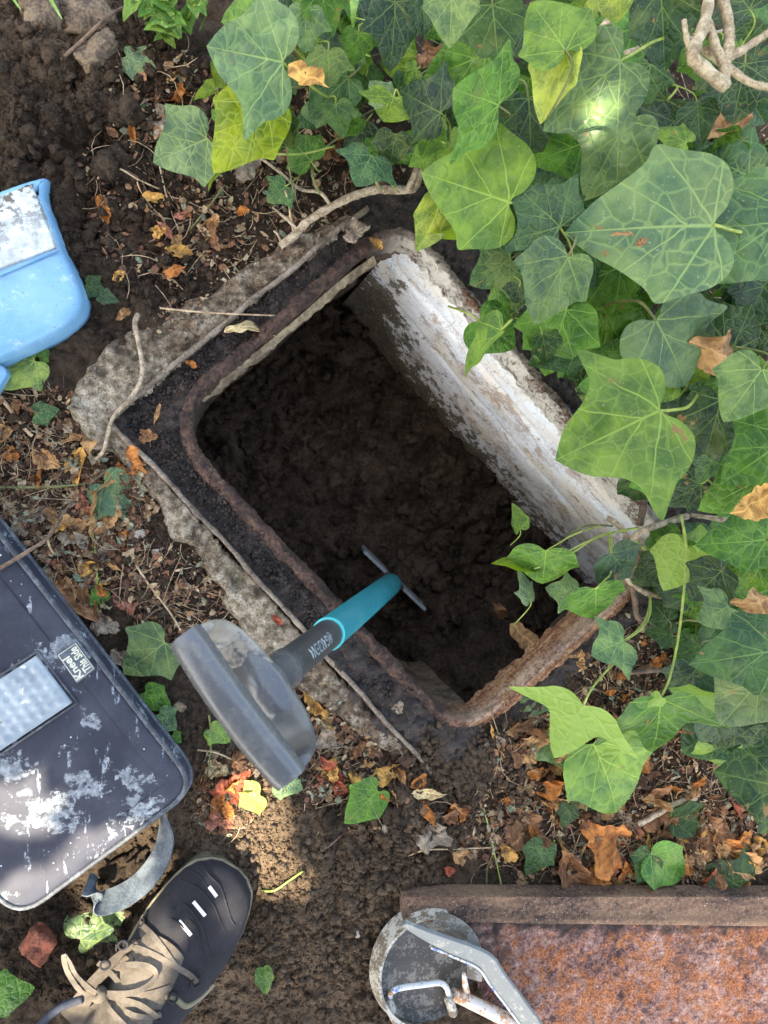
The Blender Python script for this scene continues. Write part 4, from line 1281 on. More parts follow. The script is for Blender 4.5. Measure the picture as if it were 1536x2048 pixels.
# ------------------------------------------------------------------ shoe
def mat_shoe(name, c1, c2, dust, sc=900, lo=.45):
    m = NT(name)
    n = m.noise(20, 5, .65); k = m.noise(150, 5, .75)
    wv = m.noise(sc, 2, .5)
    col = m.mix(m.step(n, .3, .7), c1, c2)
    col = m.mix(m.math('MULTIPLY', m.step(m.mix(.5, n, k), lo, lo + .18), .45), col, dust)
    col = m.mix(m.math('MULTIPLY', m.step(m.noise(500, 2), .71, .75), .5), col, (0.24, 0.21, 0.17))
    return m.bsdf(col, .8, m.bump(m.math('ADD', m.math('MULTIPLY', wv, .6), k), .3, .001), spec=.15)
M_upper = mat_shoe('charcoal knit', (0.013, 0.013, 0.016), (0.022, 0.0215, 0.026), (0.06, 0.053, 0.046), lo=.56)
M_tongue = mat_shoe('dusty taupe mesh', (0.045, 0.038, 0.031), (0.085, 0.072, 0.059), (0.16, 0.135, 0.11))
M_lace = mat_shoe('grey brown lace', (0.050, 0.043, 0.036), (0.095, 0.082, 0.068), (0.16, 0.135, 0.11), 1500)
M_sole = mat_shoe('dusty olive rubber', (0.085, 0.078, 0.052), (0.16, 0.145, 0.10), (0.24, 0.19, 0.13))
M_reflect = mat_simple('reflective grey strip', (0.46, 0.46, 0.45), (0.60, 0.60, 0.58), 200, .4, 0, .001)
M_sock = mat_shoe('navy sock', (0.016, 0.020, 0.035), (0.03, 0.035, 0.055), (0.06, 0.06, 0.06))
toe = P(466, 1738, 0.02); heel = P(158, 2180, 0.03)
fa = (heel - toe); fa.z = 0; SL = fa.length; fa.normalize(); fs = Vector((-fa.y, fa.x, 0))      # fs to the picture's right (outer) side
if fs.dot(P(480, 1850) - P(300, 1800)) < 0: fs = -fs
shoe = thing('shoe', 'dusty charcoal lace-up trainer with three pale strips across its toe', 'shoe', Vector(((toe.x + heel.x) / 2, (toe.y + heel.y) / 2, -.01)))
def interp(t, tab):
    for k in range(len(tab) - 1):
        if t <= tab[k + 1][0]:
            a, c_ = tab[k], tab[k + 1]; u = (t - a[0]) / (c_[0] - a[0]); u = u * u * (3 - 2 * u) if False else u
            return [a[j] + (c_[j] - a[j]) * u for j in range(1, len(a))]
    return list(tab[-1][1:])
# t, half width, centre shift, height
TAB = [(0, .014, -.004, .026), (.015, .028, -.003, .034), (.05, .043, -.002, .044), (.10, .052, -.001, .051), (.18, .059, .001, .057), (.28, .063, .003, .063), (.38, .062, .004, .071), (.50, .056, .003, .083), (.62, .050, .002, .095), (.75, .046, .002, .100), (.88, .042, .001, .105), (.96, .032, .0, .105), (1, .016, .0, .100)]
NB = 40
def ring_at(t, NS=32, grow=1.0, zb=.012):
    hw, cs_, hh = interp(t, TAB)
    c = toe + fa * SL * t; out = []
    for k in range(NS):
        a = math.pi * k / (NS - 1)
        ca, sa = math.cos(a), math.sin(a)
        x = math.copysign(abs(ca) ** .72, ca) * hw * grow + cs_
        z = zb + (hh - zb) * (abs(sa) ** .80) * grow
        # instep is narrower at the top
        out.append(Vector((c.x + fs.x * x, c.y + fs.y * x, z - .004)))
    return out
ts = [0, .006, .015, .03, .05, .08] + [.1 + .9 * k / 44 for k in range(45)]
ts = [t for t in ts if t < .80]
b = MB(); b.loft([ring_at(t) for t in ts], closed=False, cap0=True, cap1=False)
up_ = b.build('upper', M_upper, shoe)
bvh = BVHTree.FromPolygons([v.co.copy() for v in up_.data.vertices], [tuple(p.vertices) for p in up_.data.polygons])
def on_shoe(px, py, lift=.001):
    d = (ROT @ Vector(((px - 768) / F, -(py - 1024) / F, -1))).normalized()
    h = bvh.ray_cast(CAM, d)
    if h[0] is None: return P(px, py, .05), Vector((0, 0, 1))
    n = h[1]
    if n.dot(d) > 0: n = -n
    return h[0] + n * lift, n
# collar and sock behind the lacing
b = MB()
rings = [ring_at(t, 32, 1.0) for t in (.80, .86, .92, .97, 1.0)]
b.loft(rings, closed=False, cap0=False, cap1=True)
b.build('heel_counter', M_upper, shoe)
b = MB()
ac = toe + fa * SL * .80
rings = []
for k, (z, r1_, r2_) in enumerate(((.085, .032, .046), (.10, .031, .043), (.12, .031, .041), (.135, .029, .039), (.138, .024, .034))):
    rings.append([Vector((ac.x, ac.y, z)) + fa * (math.cos(a) * r2_ - .012 * 0) + fs * math.sin(a) * r1_ for a in [2 * math.pi * j / 24 for j in range(24)]])
b.loft(rings, cap0=False)
b.build('sock', M_sock, shoe)
# sole
b = MB(); rings = []
def solering(d, z):
    pts = []
    tt = [0, .004, .015, .03, .05, .08, .13, .2, .28, .38, .5, .62, .75, .88, .96, .99, 1]
    for t in tt:
        hw, cs_, hh = interp(t, TAB); c = toe + fa * (SL * t + (-d if t < .02 else 0)); pts.append(c + fs * (hw + d + cs_))
    for t in tt[::-1]:
        hw, cs_, hh = interp(t, TAB); c = toe + fa * (SL * t + (-d if t < .02 else 0)); pts.append(c + fs * (-hw - d + cs_))
    return [Vector((q.x, q.y, z)) for q in pts]
for d, z in ((-.008, -.018), (-.006, -.012), (-.003, .002), (.0, .012), (-.0005, .017), (-.004, .015)):
    rings.append(solering(d, z))
b.loft(rings)
b.build('sole', M_sole, shoe)
b = MB()
rg = [q + Vector((0, 0, .002)) for q in solering(.000, .012)]
b.tube(rg + [rg[0]], .0022, n=6, cap=False)
b.build('foxing_strip', M_reflect if False else M_sole, shoe)
# pale strips
for (x0, y0, x1, y1) in ((418, 1773, 433, 1793), (387, 1803, 410, 1831), (358, 1841, 382, 1870)):
    b = MB()
    pts = []; nn = []
    for k in range(6):
        t = k / 5; q, n_ = on_shoe(x0 + (x1 - x0) * t, y0 + (y1 - y0) * t, .0008); pts.append(q); nn.append(n_)
    sd_ = (pts[-1] - pts[0]).cross(nn[2]).normalized()
    b.ribbon(pts, sd_, .0042, .0012)
    b.build('reflective_strip', M_reflect, shoe, False)
# moulded ridges over the toe
for line in ([(405, 1728), (418, 1750), (440, 1772), (452, 1806), (462, 1838), (470, 1850)], [(362, 1760), (395, 1775), (425, 1806), (440, 1840), (452, 1866)], [(335, 1790), (375, 1812), (402, 1850), (415, 1890), (430, 1926)], [(372, 1738), (400, 1752), (425, 1790)], [(345, 1815), (388, 1848), (402, 1895), (412, 1930)], [(296, 1822), (345, 1838), (372, 1862), (378, 1905)]):
    b = MB()
    b.tube(crom([on_shoe(x, y, .0002)[0] for x, y in line], 6), .0017, .0010, n=6)
    b.build('moulded_ridge', M_upper, shoe)
# toe rand on the outer side
b = MB()
rr = [ring_at(t) for t in ts]
rg = [on_shoe(x, y, .0005) for x, y in [(330, 1992), (350, 1996), (372, 2012), (395, 2000), (412, 1986), (428, 1968)]]
b.tube(crom([q[0] for q in rg], 5), .0035, n=6, flat=.6)
b.build('side_overlay', M_sole, shoe)
# lacing panel
b = MB()
rows = []
panel = [((300, 1862), (352, 1882), (368, 1915)), ((268, 1880), (325, 1915), (356, 1950)), ((240, 1900), (300, 1945), (340, 1985)), ((210, 1925), (270, 1972), (322, 2018)), ((180, 1955), (240, 2005), (300, 2052)), ((150, 1990), (205, 2040), (265, 2085)), ((120, 2025), (170, 2080), (228, 2120))]
for r3 in panel:
    row = []
    for k in range(9):
        t = k / 8
        a = np.array(r3[0]) * (1 - t) ** 2 + np.array(r3[1]) * 2 * t * (1 - t) + np.array(r3[2]) * t * t
        row.append(on_shoe(a[0], a[1], .0035 - .003 * (abs(t - .5) * 2) ** 4)[0])
    rows.append(row)
b.loft(rows, closed=False, cap0=False, cap1=False)
b.build('tongue', M_tongue, shoe, fix=False)
def lace(pts, w_=.0066, lift=.004, name='lace'):
    b = MB()
    q = [on_shoe(p[0], p[1], p[2] if len(p) > 2 else lift) for p in pts]
    pos = crom([a[0] for a in q], 7)
    n_ = sum((a[1] for a in q), Vector()) / len(q)
    m_ = len(pos); sides = []
    for i in range(m_):
        d = (pos[min(i + 1, m_ - 1)] - pos[max(i - 1, 0)]).normalized(); sides.append(d.cross(n_).normalized() + n_ * rnd.uniform(-.15, .15))
    b.ribbon(pos, sides, w_, .0012)
    return b.build(name, M_lace, shoe, True, 40)
lace([(285, 1848), (305, 1866), (325, 1892), (345, 1922), (352, 1930)])
lace([(252, 1890), (275, 1895), (310, 1908), (350, 1930), (380, 1948), (392, 1962)])
lace([(232, 1895), (250, 1905), (268, 1920), (262, 1932)])
lace([(240, 1938), (268, 1930), (300, 1930), (314, 1944), (300, 1966), (270, 1984), (228, 1990), (214, 1988)], .0066, .009, 'lace_bow')
lace([(214, 1990), (190, 1985), (155, 1955), (140, 1928), (128, 1912), (136, 1945), (165, 1985), (205, 1992)], .0066, .008, 'lace_bow')
lace([(214, 1990), (240, 1996), (280, 2006), (315, 2030)], .0062, .007)
lace([(214, 1992), (222, 2010), (240, 2034), (262, 2058)], .0062, .007)
lace([(196, 1925), (215, 1940), (240, 1962), (262, 1990), (300, 1985), (340, 1972)], .0062, .004)
lace([(176, 1962), (210, 1985), (255, 2022), (290, 2032), (322, 2026)], .0062, .004)
b = MB(); b.tube(crom([on_shoe(x, y, .011)[0] for x, y in [(196, 1982), (208, 1980), (220, 1986), (222, 1996), (210, 2000), (198, 1994)]], 4), .006, n=8); b.build('lace_knot', M_lace, shoe)
for x, y in ((288, 1846), (246, 1890), (210, 1930), (390, 1962), (345, 1994), (315, 2030)):
    b = MB(); q, n_ = on_shoe(x, y, .003)
    ux = n_.orthogonal().normalized(); uy = n_.cross(ux)
    b.tube([q + ux * math.cos(a) * .0055 + uy * math.sin(a) * .0055 for a in np.linspace(0, 2 * math.pi, 15)], .0016, n=6, cap=False)
    b.build('lace_loop', M_upper, shoe)
b = MB()
b.tube(crom([on_shoe(x, y, .006)[0] for x, y in [(165, 1998), (130, 2010), (95, 2035), (72, 2062)]], 6), .005, n=8)
b.build('collar_piping', M_sock, shoe)

# ------------------------------------------------------------------ leaves
def outline(half):
    pts = [Vector((x, y, 0)) for x, y in half]
    return crom(pts, 4)
def leaf_mesh(name, half, seed, fold=.15, droop=.18, side=.12, wave=.03, asym=.08, curl=0.0, mat=None, rings=4, centre=.3, tooth=0.0, twist=0.0):
    r_ = random.Random(seed)
    hl = outline(half)
    aL, aR = 1 + r_.uniform(-asym, asym), 1 + r_.uniform(-asym, asym)
    ph = [r_.uniform(0, 6.28) for _ in range(4)]
    right = [Vector((q.x * aR, q.y, 0)) for q in hl]
    left = [Vector((-q.x * aL, q.y, 0)) for q in hl[1:-1]][::-1]
    out = right + left
    if tooth:
        out = [Vector((q.x * (1 + tooth * (i % 2)), q.y + tooth * .15 * (i % 2), 0)) if 2 < i < len(out) - 2 else q for i, q in enumerate(out)]
    c = Vector((0, centre, 0)); n = len(out)
    v = [c] ; f = []
    for k in range(1, rings + 1):
        s_ = (k / rings)
        for q in out: v.append(c + (q - c) * s_)
    for i in range(n):
        f.append((0, 1 + i, 1 + (i + 1) % n))
    for k in range(rings - 1):
        for i in range(n):
            a = 1 + k * n; b_ = a + n
            f.append((a + i, b_ + i, b_ + (i + 1) % n, a + (i + 1) % n))
    me = bpy.data.meshes.new(name)
    uv = [(p.x, p.y) for p in v]
    vv = []
    for p in v:
        x, y = p.x, p.y
        z = fold * abs(x) - side * x * x * 1.5 - droop * max(y, 0) ** 2 + wave * (math.sin(5 * x + ph[0]) * math.sin(4.2 * y + ph[1]) + .6 * math.sin(9 * x + ph[2]) * math.sin(8 * y + ph[3])) * (.3 + abs(x) + .5 * abs(y))
        if curl:
            a = x * curl * 2.2; rr_ = 1 / (curl * 2.2)
            x, zc = math.sin(a) * rr_, (1 - math.cos(a)) * rr_
            z = z + zc
        if twist:
            a = twist * (y - .4); x, z = x * math.cos(a) - z * math.sin(a), x * math.sin(a) + z * math.cos(a)
        if mat is M_dry:
            nz = lambda o_, f_: float(vnoise(np.array([p.x * f_ + seed * 3.1 + o_]), np.array([p.y * f_ - seed * 1.7 + o_]))[0])
            e_ = .3 + abs(p.x) + abs(p.y - .4)
            x += .20 * e_ * nz(0, 3.2) + .08 * nz(2, 9); y += .20 * e_ * nz(7, 3.0) + .08 * nz(3, 9); z += .55 * e_ * nz(13, 2.6) + .22 * e_ * nz(21, 6.5)
        vv.append((x, y, z))
    me.from_pydata(vv, [], f)
    ul = me.uv_layers.new(name='UVMap')
    for lp_ in me.loops: ul.data[lp_.index].uv = uv[lp_.vertex_index]
    me.polygons.foreach_set('use_smooth', np.ones(len(me.polygons), bool))
    me.materials.append(mat)
    return me
def ivy_half(l, bas=1.0, wid=1.0):
    return [(0, 0.0), (.05, -.03), (.13 * wid, -.11 * bas), (.27 * wid, -.15 * bas), (.40 * wid, -.09 * bas), (.48 * wid, .03), (.51 * wid, .14), ((.53 + .05 * l) * wid, .26), ((.54 + .11 * l) * wid, .37 + .02 * l), (.46 * wid, .45), ((.385 - .03 * l) * wid, .55), (.30 * wid - .02 * l, .67), (.205 * wid, .80), (.10 * wid, .915), (0, 1.0)]
IV = []
spec = [(.7, 1, 1, .20, .14, .16, .05), (1.2, 1, 1.05, .26, .26, .28, .05), (.3, .9, .95, .12, .22, .34, .06), (1.5, 1.1, 1.1, .20, .16, .2, .055), (.1, .7, .85, .34, .26, .12, .04), (1.0, 1, 1, -.10, .16, .34, .08), (.6, .8, 1.1, .42, .3, .1, .05), (1.4, 1, .9, .06, .36, .42, .07), (.35, 1.1, 1.0, .14, .08, .1, .07), (.9, .6, .8, .5, .2, .05, .04)]
for k, (l, ba, wi, fo, dr, sd_, wa) in enumerate(spec):
    IV.append(leaf_mesh('ivy_leaf', ivy_half(l, ba, wi), 100 + k, fo, dr, sd_, wa, .10, mat=M_ivy))
OV = [(0, 0), (.10, .03), (.22, .12), (.31, .26), (.35, .42), (.32, .58), (.24, .74), (.12, .90), (0, 1)]
NA = [(0, 0), (.05, .06), (.10, .2), (.13, .4), (.13, .6), (.09, .8), (.04, .93), (0, 1)]
DR = [leaf_mesh('dry_leaf', [(0, 0), (.12, .02), (.24, .10), (.36, .22), (.33, .33), (.40, .46), (.31, .55), (.27, .72), (.15, .80), (.10, .93), (0, 1)], 201, .3, .1, 0, .10, .22, .9, M_dry, 4, .4, .05), leaf_mesh('dry_leaf', OV, 202, -.2, .35, .1, .14, .15, 0, M_dry, 4, .4, .06, .6),
      leaf_mesh('dry_leaf', NA, 203, .3, -.4, 0, .05, .1, 1.5, M_dry, 4, .4), leaf_mesh('dry_leaf', ivy_half(.7), 204, .35, .3, .2, .13, .2, .5, M_dry),
      leaf_mesh('dry_leaf', OV, 205, .15, .2, .3, .17, .25, 1.5, M_dry, 4, .4, .08, -.8), leaf_mesh('dry_leaf', ivy_half(.3), 206, .15, -.25, .4, .18, .2, .8, M_dry, 4, .3, 0, 1.0),
      leaf_mesh('dry_leaf', NA, 207, .2, .5, 0, .12, .3, 2.2, M_dry, 4, .4, 0, 1.6)]
IV.append(leaf_mesh('ivy_leaf', [(0, 0), (.06, -.05), (.18, -.10), (.31, -.04), (.42, .12), (.68, .42), (.46, .38), (.27, .37), (.205, .5), (.14, .72), (.065, .9), (0, 1)], 133, .25, .2, .12, .05, .10, mat=M_ivy))
def frame(base, tip, roll, face=None):
    """matrix: y from base to tip, z towards the lens/sky, rolled"""
    y = tip - base; L = y.length; y.normalize()
    mid = (base + tip) / 2
    zr = face if face is not None else ((CAM - mid).normalized() * .75 + Vector((0, 0, .25)))
    x = y.cross(zr).normalized(); z = x.cross(y).normalized()
    q = Quaternion(y, roll); x = q @ x; z = q @ z
    return Matrix(((x.x, y.x, z.x, base.x), (x.y, y.y, z.y, base.y), (x.z, y.z, z.z, base.z), (0, 0, 0, 1))), L
TONE = {'g': (.050, .128, .022), 'l': (.108, .196, .042), 'y': (.21, .28, .07), 'd': (.022, .046, .028), 'b': (.042, .095, .044), 'p': (.090, .148, .072), 'k': (.019, .047, .016), 'o': (.110, .165, .010)}
def tone(t, r=None):
    r = r or rnd
    c = TONE[t]; f_ = r.uniform(.82, 1.2)
    return (c[0] * f_ * r.uniform(.9, 1.12), c[1] * f_, c[2] * f_ * r.uniform(.85, 1.15), 1)

ivyA = thing('ivy_plant', 'dense bank of large glossy ivy leaves along the upper right', 'ivy', P(1330, 620, -.01))
ivyB = thing('ivy_plant', 'ivy with bare woody stem crossing the chamber\'s top corner', 'ivy', P(860, 300, -.01))
ivyC = thing('ivy_plant', 'sparse ivy trailing over the rusty lower right rim', 'ivy', P(1300, 1260, -.01))
def owner(px, py):
    if px < 850 and py < 420: return ivyB
    if py > 1015 and (px < 1385 or py > 1480) or (py > 1200 and px < 1420): return ivyC
    return ivyA
def place_leaf(root, base, tip, var, col, roll=0.0, wsc=1.0, stem=None, under=False, pet=True, face=None):
    mt, L = frame(base, tip, roll + (math.pi if under else 0), face)
    o = bpy.data.objects.new('leaf', IV[var])
    C.objects.link(o)
    o.matrix_basis = mt @ Matrix.Diagonal((L * wsc, L, L, 1))
    WM[o.name] = o.matrix_basis.copy()
    o.color = col
    par(o, root)
    if pet:
        b = MB()
        y = (tip - base).normalized()
        if stem is None:
            e = base - y * L * rnd.uniform(.35, .6) + Vector((rnd.uniform(-.02, .02), rnd.uniform(-.02, .02), -L * rnd.uniform(.5, .9)))
            mid = base - y * L * .28 - Vector((0, 0, L * .12))
            pts = [base + y * L * .01, mid, e]
        else:
            pts = [base] + [Vector(s_) for s_ in stem]
        b.tube(crom(pts, 5), max(.0009, min(.0018, L * .018)), None, 6)
        pt = b.build('petiole', M_petiole if stem or rnd.random() < .5 else M_petdark, None)
        par(pt, o)
    return o
# base px, tip px, height of base, height of tip, mesh, tone, roll(deg), width
LV = [
 (1430, 450, 1145, 456, .30, .28, 2, 'p', 6, 1.0), (1590, 420, 1405, 560, .29, .26, 2, 'b', -10, 1.05), (1318, 822, 1120, 915, .28, .27, 3, 'l', 4, 1.05),
 (1311, 640, 1393, 784, .24, .22, 1, 'p', -8, 1.0), (1120, 455, 1032, 366, .25, .24, 3, 'b', 5, 1.0), (1137, 512, 1057, 648, .27, .24, 6, 'p', 18, .8),
 (1132, 619, 1090, 757, .21, .18, 0, 'g', 0, 1.05), (1002, 660, 908, 740, .20, .15, 4, 'l', 62, .9), (1018, 405, 843, 345, .23, .22, 8, 'l', 0, 1.15),
 (884, 396, 842, 512, .19, .16, 4, 'y', -25, .9), (1000, 410, 868, 500, .20, .17, 4, 'o', -68, .8), (998, 212, 903, 170, .28, .26, 3, 'g', 8, 1.45), (972, 108, 848, 160, .22, .20, 0, 'g', -5, 1.0),
 (905, -25, 898, 96, .29, .27, 4, 'p', 6, 1.1), (985, 10, 1000, 148, .25, .22, 2, 'b', 0, 1.1), (790, 5, 785, 147, .21, .18, 1, 'd', -10, .85), (846, -12, 850, 82, .22, .2, 4, 'd', 0, .8),
 (612, 20, 608, 108, .17, .15, 1, 'p', 10, 1.0), (640, -20, 668, 76, .18, .16, 0, 'g', -6, 1.0), (718, 65, 705, 134, .16, .14, 2, 'g', 0, 1.05), (656, 102, 655, 184, .15, .12, 1, 'p', 14, 1.0),
 (566, 125, 408, 90, .20, .19, 3, 'p', -4, 1.15), (532, 212, 424, 345, .13, .10, 8, 'o', 10, .85), (414, 277, 303, 327, .08, .06, 0, 'p', -6, 1.1), (522, 30, 440, 42, .15, .14, 2, 'l', 0, 1.1),
 (742, 311, 712, 372, .12, .11, 3, 'b', 0, 1.35), (790, 268, 779, 338, .14, .11, 0, 'd', 6, 1.05), (882, 226, 788, 178, .21, .19, 7, 'd', -12, 1.2), (788, 192, 766, 250, .17, .14, 3, 'l', 0, 1.35), (770, 200, 738, 160, .16, .16, 2, 'p', 0, 1.2),
 (696, 155, 612, 236, .12, .09, 2, 'b', 8, .95), (574, 292, 560, 185, .11, .12, 4, 'k', -30, .8), (572, 372, 533, 405, .03, .02, 1, 'b', 0, 1.1), (622, 322, 572, 268, .04, .03, 2, 'g', 0, 1.2),
 (432, 178, 382, 190, .06, .05, 4, 'o', 45, .9), (434, 172, 426, 118, .07, .07, 9, 'o', 40, .8), (444, 240, 425, 214, .06, .06, 4, 'l', 30, 1.3), (443, 345, 406, 376, .05, .03, 4, 'o', 65, .7),
 (1131, 100, 1058, -12, .35, .33, 2, 'l', 6, 1.05), (1128, 96, 1072, 246, .34, .31, 4, 'y', 20, .75), (1240, 123, 1092, 260, .34, .31, 3, 'p', -4, .85), (1322, -20, 1333, 156, .31, .27, 4, 'd', 4, .85), (1228, -40, 1238, 52, .36, .34, 1, 'y', 0, 1.2),
 (1254, 240, 1167, 402, .26, .22, 1, 'p', 6, .85), (1056, 196, 1068, 338, .22, .19, 0, 'd', -8, .95), (1490, 128, 1468, 250, .26, .24, 3, 'd', 0, 1.1), (1335, 200, 1238, 322, .18, .15, 2, 'k', 0, 1.0), (1500, 20, 1440, -60, .25, .24, 0, 'd', 0, 1.1),
 (1462, 702, 1384, 588, .2, .19, 0, 'd', 0, .95), (1524, 738, 1446, 846, .31, .28, 8, 'p', 6, 1.0), (1580, 872, 1446, 972, .28, .25, 2, 'g', -6, 1.0), (1442, 800, 1402, 950, .21, .18, 1, 'd', 4, .85), (1402, 968, 1328, 1012, .16, .14, 0, 'd', 0, 1.0),
 (1520, 960, 1398, 1022, .24, .21, 2, 'g', 0, .9), (1272, 952, 1290, 1016, .09, .06, 4, 'k', 20, .9), (1092, 1102, 1084, 1178, .09, .06, 2, 'g', 6, 1.4), (1146, 1186, 1092, 1176, .04, .03, 3, 'p', 0, 1.0),
 (1191, 1178, 1196, 1248, .11, .07, 2, 'g', -10, 1.15), (1222, 1106, 1268, 1162, .11, .09, 0, 'd', 0, 1.0), (1247, 1281, 1184, 1312, .1, .09, 3, 'p', 0, 1.25), (1320, 1396, 1317, 1538, .13, .08, 10, 'g', -8, 1.0),
 (1560, 1300, 1388, 1330, .26, .24, 2, 'b', 0, .9), (1536, 1345, 1438, 1456, .24, .2, 8, 'p', 0, .95), (1442, 1142, 1378, 1204, .16, .14, 0, 'd', 0, 1.1), (1456, 1212, 1400, 1246, .17, .16, 3, 'p', 0, 1.3),
 (1535, 1080, 1398, 1092, .21, .19, 2, 'g', -5, .95), (1524, 1126, 1486, 1196, .18, .15, 0, 'g', 0, 1.1), (1590, 1580, 1432, 1545, .21, .19, 8, 'k', 0, 1.1), (1560, 1480, 1500, 1560, .14, .11, 0, 'd', 0, 1.0),
 (1021, 518, 935, 572, .17, .14, 1, 'b', 0, .95), (1246, 530, 1098, 602, .19, .17, 2, 'g', 0, .95), (1262, 500, 1205, 568, .17, .16, 0, 'b', 0, 1.0), (1216, 600, 1206, 752, .17, .14, 1, 'g', 0, .8), (1192, 790, 1150, 776, .07, .06, 2, 'l', 0, 1.2), (1210, 845, 1176, 872, .05, .04, 2, 'y', 0, 1.0),
 (1040, 1058, 1032, 1008, -.02, -.01, 4, 'l', 30, .8), (1066, 1140, 990, 1113, .06, .05, 4, 'o', 55, .7), (1280, 800, 1362, 900, .12, .1, 0, 'k', 0, 1), (1500, 640, 1400, 690, .16, .14, 1, 'k', 0, 1.0), (1536, 560, 1470, 660, .18, .16, 3, 'b', 0, 1), (1400, 380, 1420, 300, .2, .2, 2, 'k', 0, 1),
 (1470, 1380, 1400, 1500, .10, .07, 1, 'd', 0, .9), (1336, 1240, 1300, 1200, .05, .04, 0, 'k', 0, 1), (1345, 1270, 1290, 1262, .04, .03, 0, 'k', 0, 1), (1400, 1290, 1360, 1310, .06, .05, 2, 'k', 0, 1.2), (1060, 1200, 1050, 1145, .02, .03, 7, 'p', 30, .7), (1300, 1150, 1340, 1200, .04, .03, 5, 'd', 0, 1),
 (960, 640, 1040, 700, .12, .1, 2, 'g', 0, 1.0), (1140, 300, 1040, 340, .17, .15, 0, 'd', 0, 1), (1010, 20, 960, 70, .2, .18, 0, 'k', 0, 1), (1100, 520, 1020, 600, .16, .13, 0, 'b', 0, .9), (980, 330, 1020, 420, .15, .12, 2, 'k', 0, 1.0),
]
stems = {(1320, 1396): [P(1338, 1360, .12), P(1354, 1290, .12), P(1366, 1200, .12), P(1373, 1100, .12), P(1362, 1030, .12)], (1247, 1281): [P(1272, 1262, .09), P(1292, 1236, .07), P(1300, 1196, .05)],
         (1092, 1102): [P(1112, 1090, .09), P(1150, 1068, .09), P(1200, 1052, .08)], (1066, 1140): [P(1110, 1118, .08), P(1170, 1085, .09), P(1230, 1065, .09), P(1276, 1056, .08)], (1146, 1186): [P(1170, 1182, .04), P(1210, 1170, .05)],
         (1191, 1178): [P(1210, 1160, .11), P(1222, 1142, .10), P(1224, 1080, .09)], (1222, 1106): [P(1224, 1085, .1), P(1218, 1060, .09)], (1318, 822): [P(1345, 820, .27), P(1378, 812, .24), P(1400, 780, .18)], (1430, 450): [P(1470, 462, .28), P(1520, 470, .24)],
         (1240, 123): [P(1270, 105, .33), P(1310, 82, .30), P(1350, 70, .26)], (1018, 405): [P(1060, 410, .2), P(1090, 430, .14)], (566, 125): [P(585, 145, .18), P(640, 185, .12), P(700, 225, .06)], (414, 277): [P(440, 292, .07), P(520, 305, .07), P(600, 308, .06), P(670, 292, .05)],
         (790, 268): [P(778, 345, .06), P(795, 385, .03)], (742, 311): [P(752, 350, .07), P(762, 382, .03)], (1560, 1300): [P(1600, 1290, .24)], (882, 226): [P(900, 250, .15), P(900, 280, .08)]}
for (bx, by, tx, ty, zb, zt, var, tn, rl, ws) in LV:
    place_leaf(owner(bx, by), P(bx, by, zb), P(tx, ty, zt), var, tone(tn), R(rl), ws, stems.get((bx, by)))
# leaves that show their pale underside
for (bx, by, tx, ty, zb, zt, var, rl, ws, stm) in ((1372, 1092, 1328, 1178, .11, .09, 2, 6, 1.15, [(1371, 1080, .11), (1366, 1050, .10)]), (1167, 1412, 1112, 1502, .10, .07, 10, 0, 1.75, [(1182, 1380, .11), (1210, 1345, .1), (1238, 1318, .09)]), (1432, 1396, 1328, 1392, .10, .09, 4, 40, .7, [(1445, 1372, .1), (1452, 1350, .08)]), (1322, 1394, 1296, 1412, .14, .13, 4, 0, 1.0, [(1325, 1385, .13)]), (900, 290, 935, 320, .2, .17, 4, 0, 1.0, None)):
    place_leaf(owner(bx, by), P(bx, by, zb), P(tx, ty, zt), var, tone('l'), R(rl), ws, PL(stm) if stm else None, True)
# fill: smaller, lower leaves of the bank
r2 = random.Random(21)
FILL = [(870, 0), (1560, -20), (1560, 1480), (1440, 1500), (1380, 1330), (1330, 1110), (1340, 1000), (1215, 850), (1130, 740), (1040, 640), (1000, 560), (930, 420), (880, 330), (850, 230), (700, 200), (560, 160), (480, 60), (520, -20)]
fpx = np.array([(r2.uniform(480, 1560), r2.uniform(-20, 1500)) for _ in range(900)])
okf = inpoly(fpx[:, 0], fpx[:, 1], FILL)
cnt = 0
for (px, py) in fpx[okf]:
    if cnt >= 300: break
    hz = .06 + .15 * r2.random() if px > 1000 and py < 1000 else .02 + .07 * r2.random()
    a = r2.uniform(0, 2 * math.pi) if px < 900 else r2.gauss(math.pi * .75, .9)
    L = r2.uniform(48, 105) * (1.1 if px > 1100 else .75)
    base = P(px, py, hz); tip = P(px + math.cos(a) * L, py + math.sin(a) * L, hz - r2.uniform(0, .03))
    place_leaf(owner(px, py), base, tip, r2.randrange(10), tone(r2.choice('kddggbgbl'), r2), R(r2.uniform(-25, 25)), r2.uniform(.85, 1.15), None, False, r2.random() < .45)
    cnt += 1
for k in range(46):
    px, py = r2.uniform(520, 900), r2.uniform(-10, 300)
    if px + py * .5 < 560 or (py > 230 and px < 640): continue
    hz = r2.uniform(.03, .14); a = r2.gauss(math.pi * .6, .8); L = r2.uniform(42, 78)
    place_leaf(ivyB if px < 850 else ivyA, P(px, py, hz), P(px + math.cos(a) * L, py + math.sin(a) * L, hz - .02), r2.randrange(10), tone(r2.choice('gbdlpgb'), r2), R(r2.uniform(-30, 30)), r2.uniform(.8, 1.15), None, False, True)
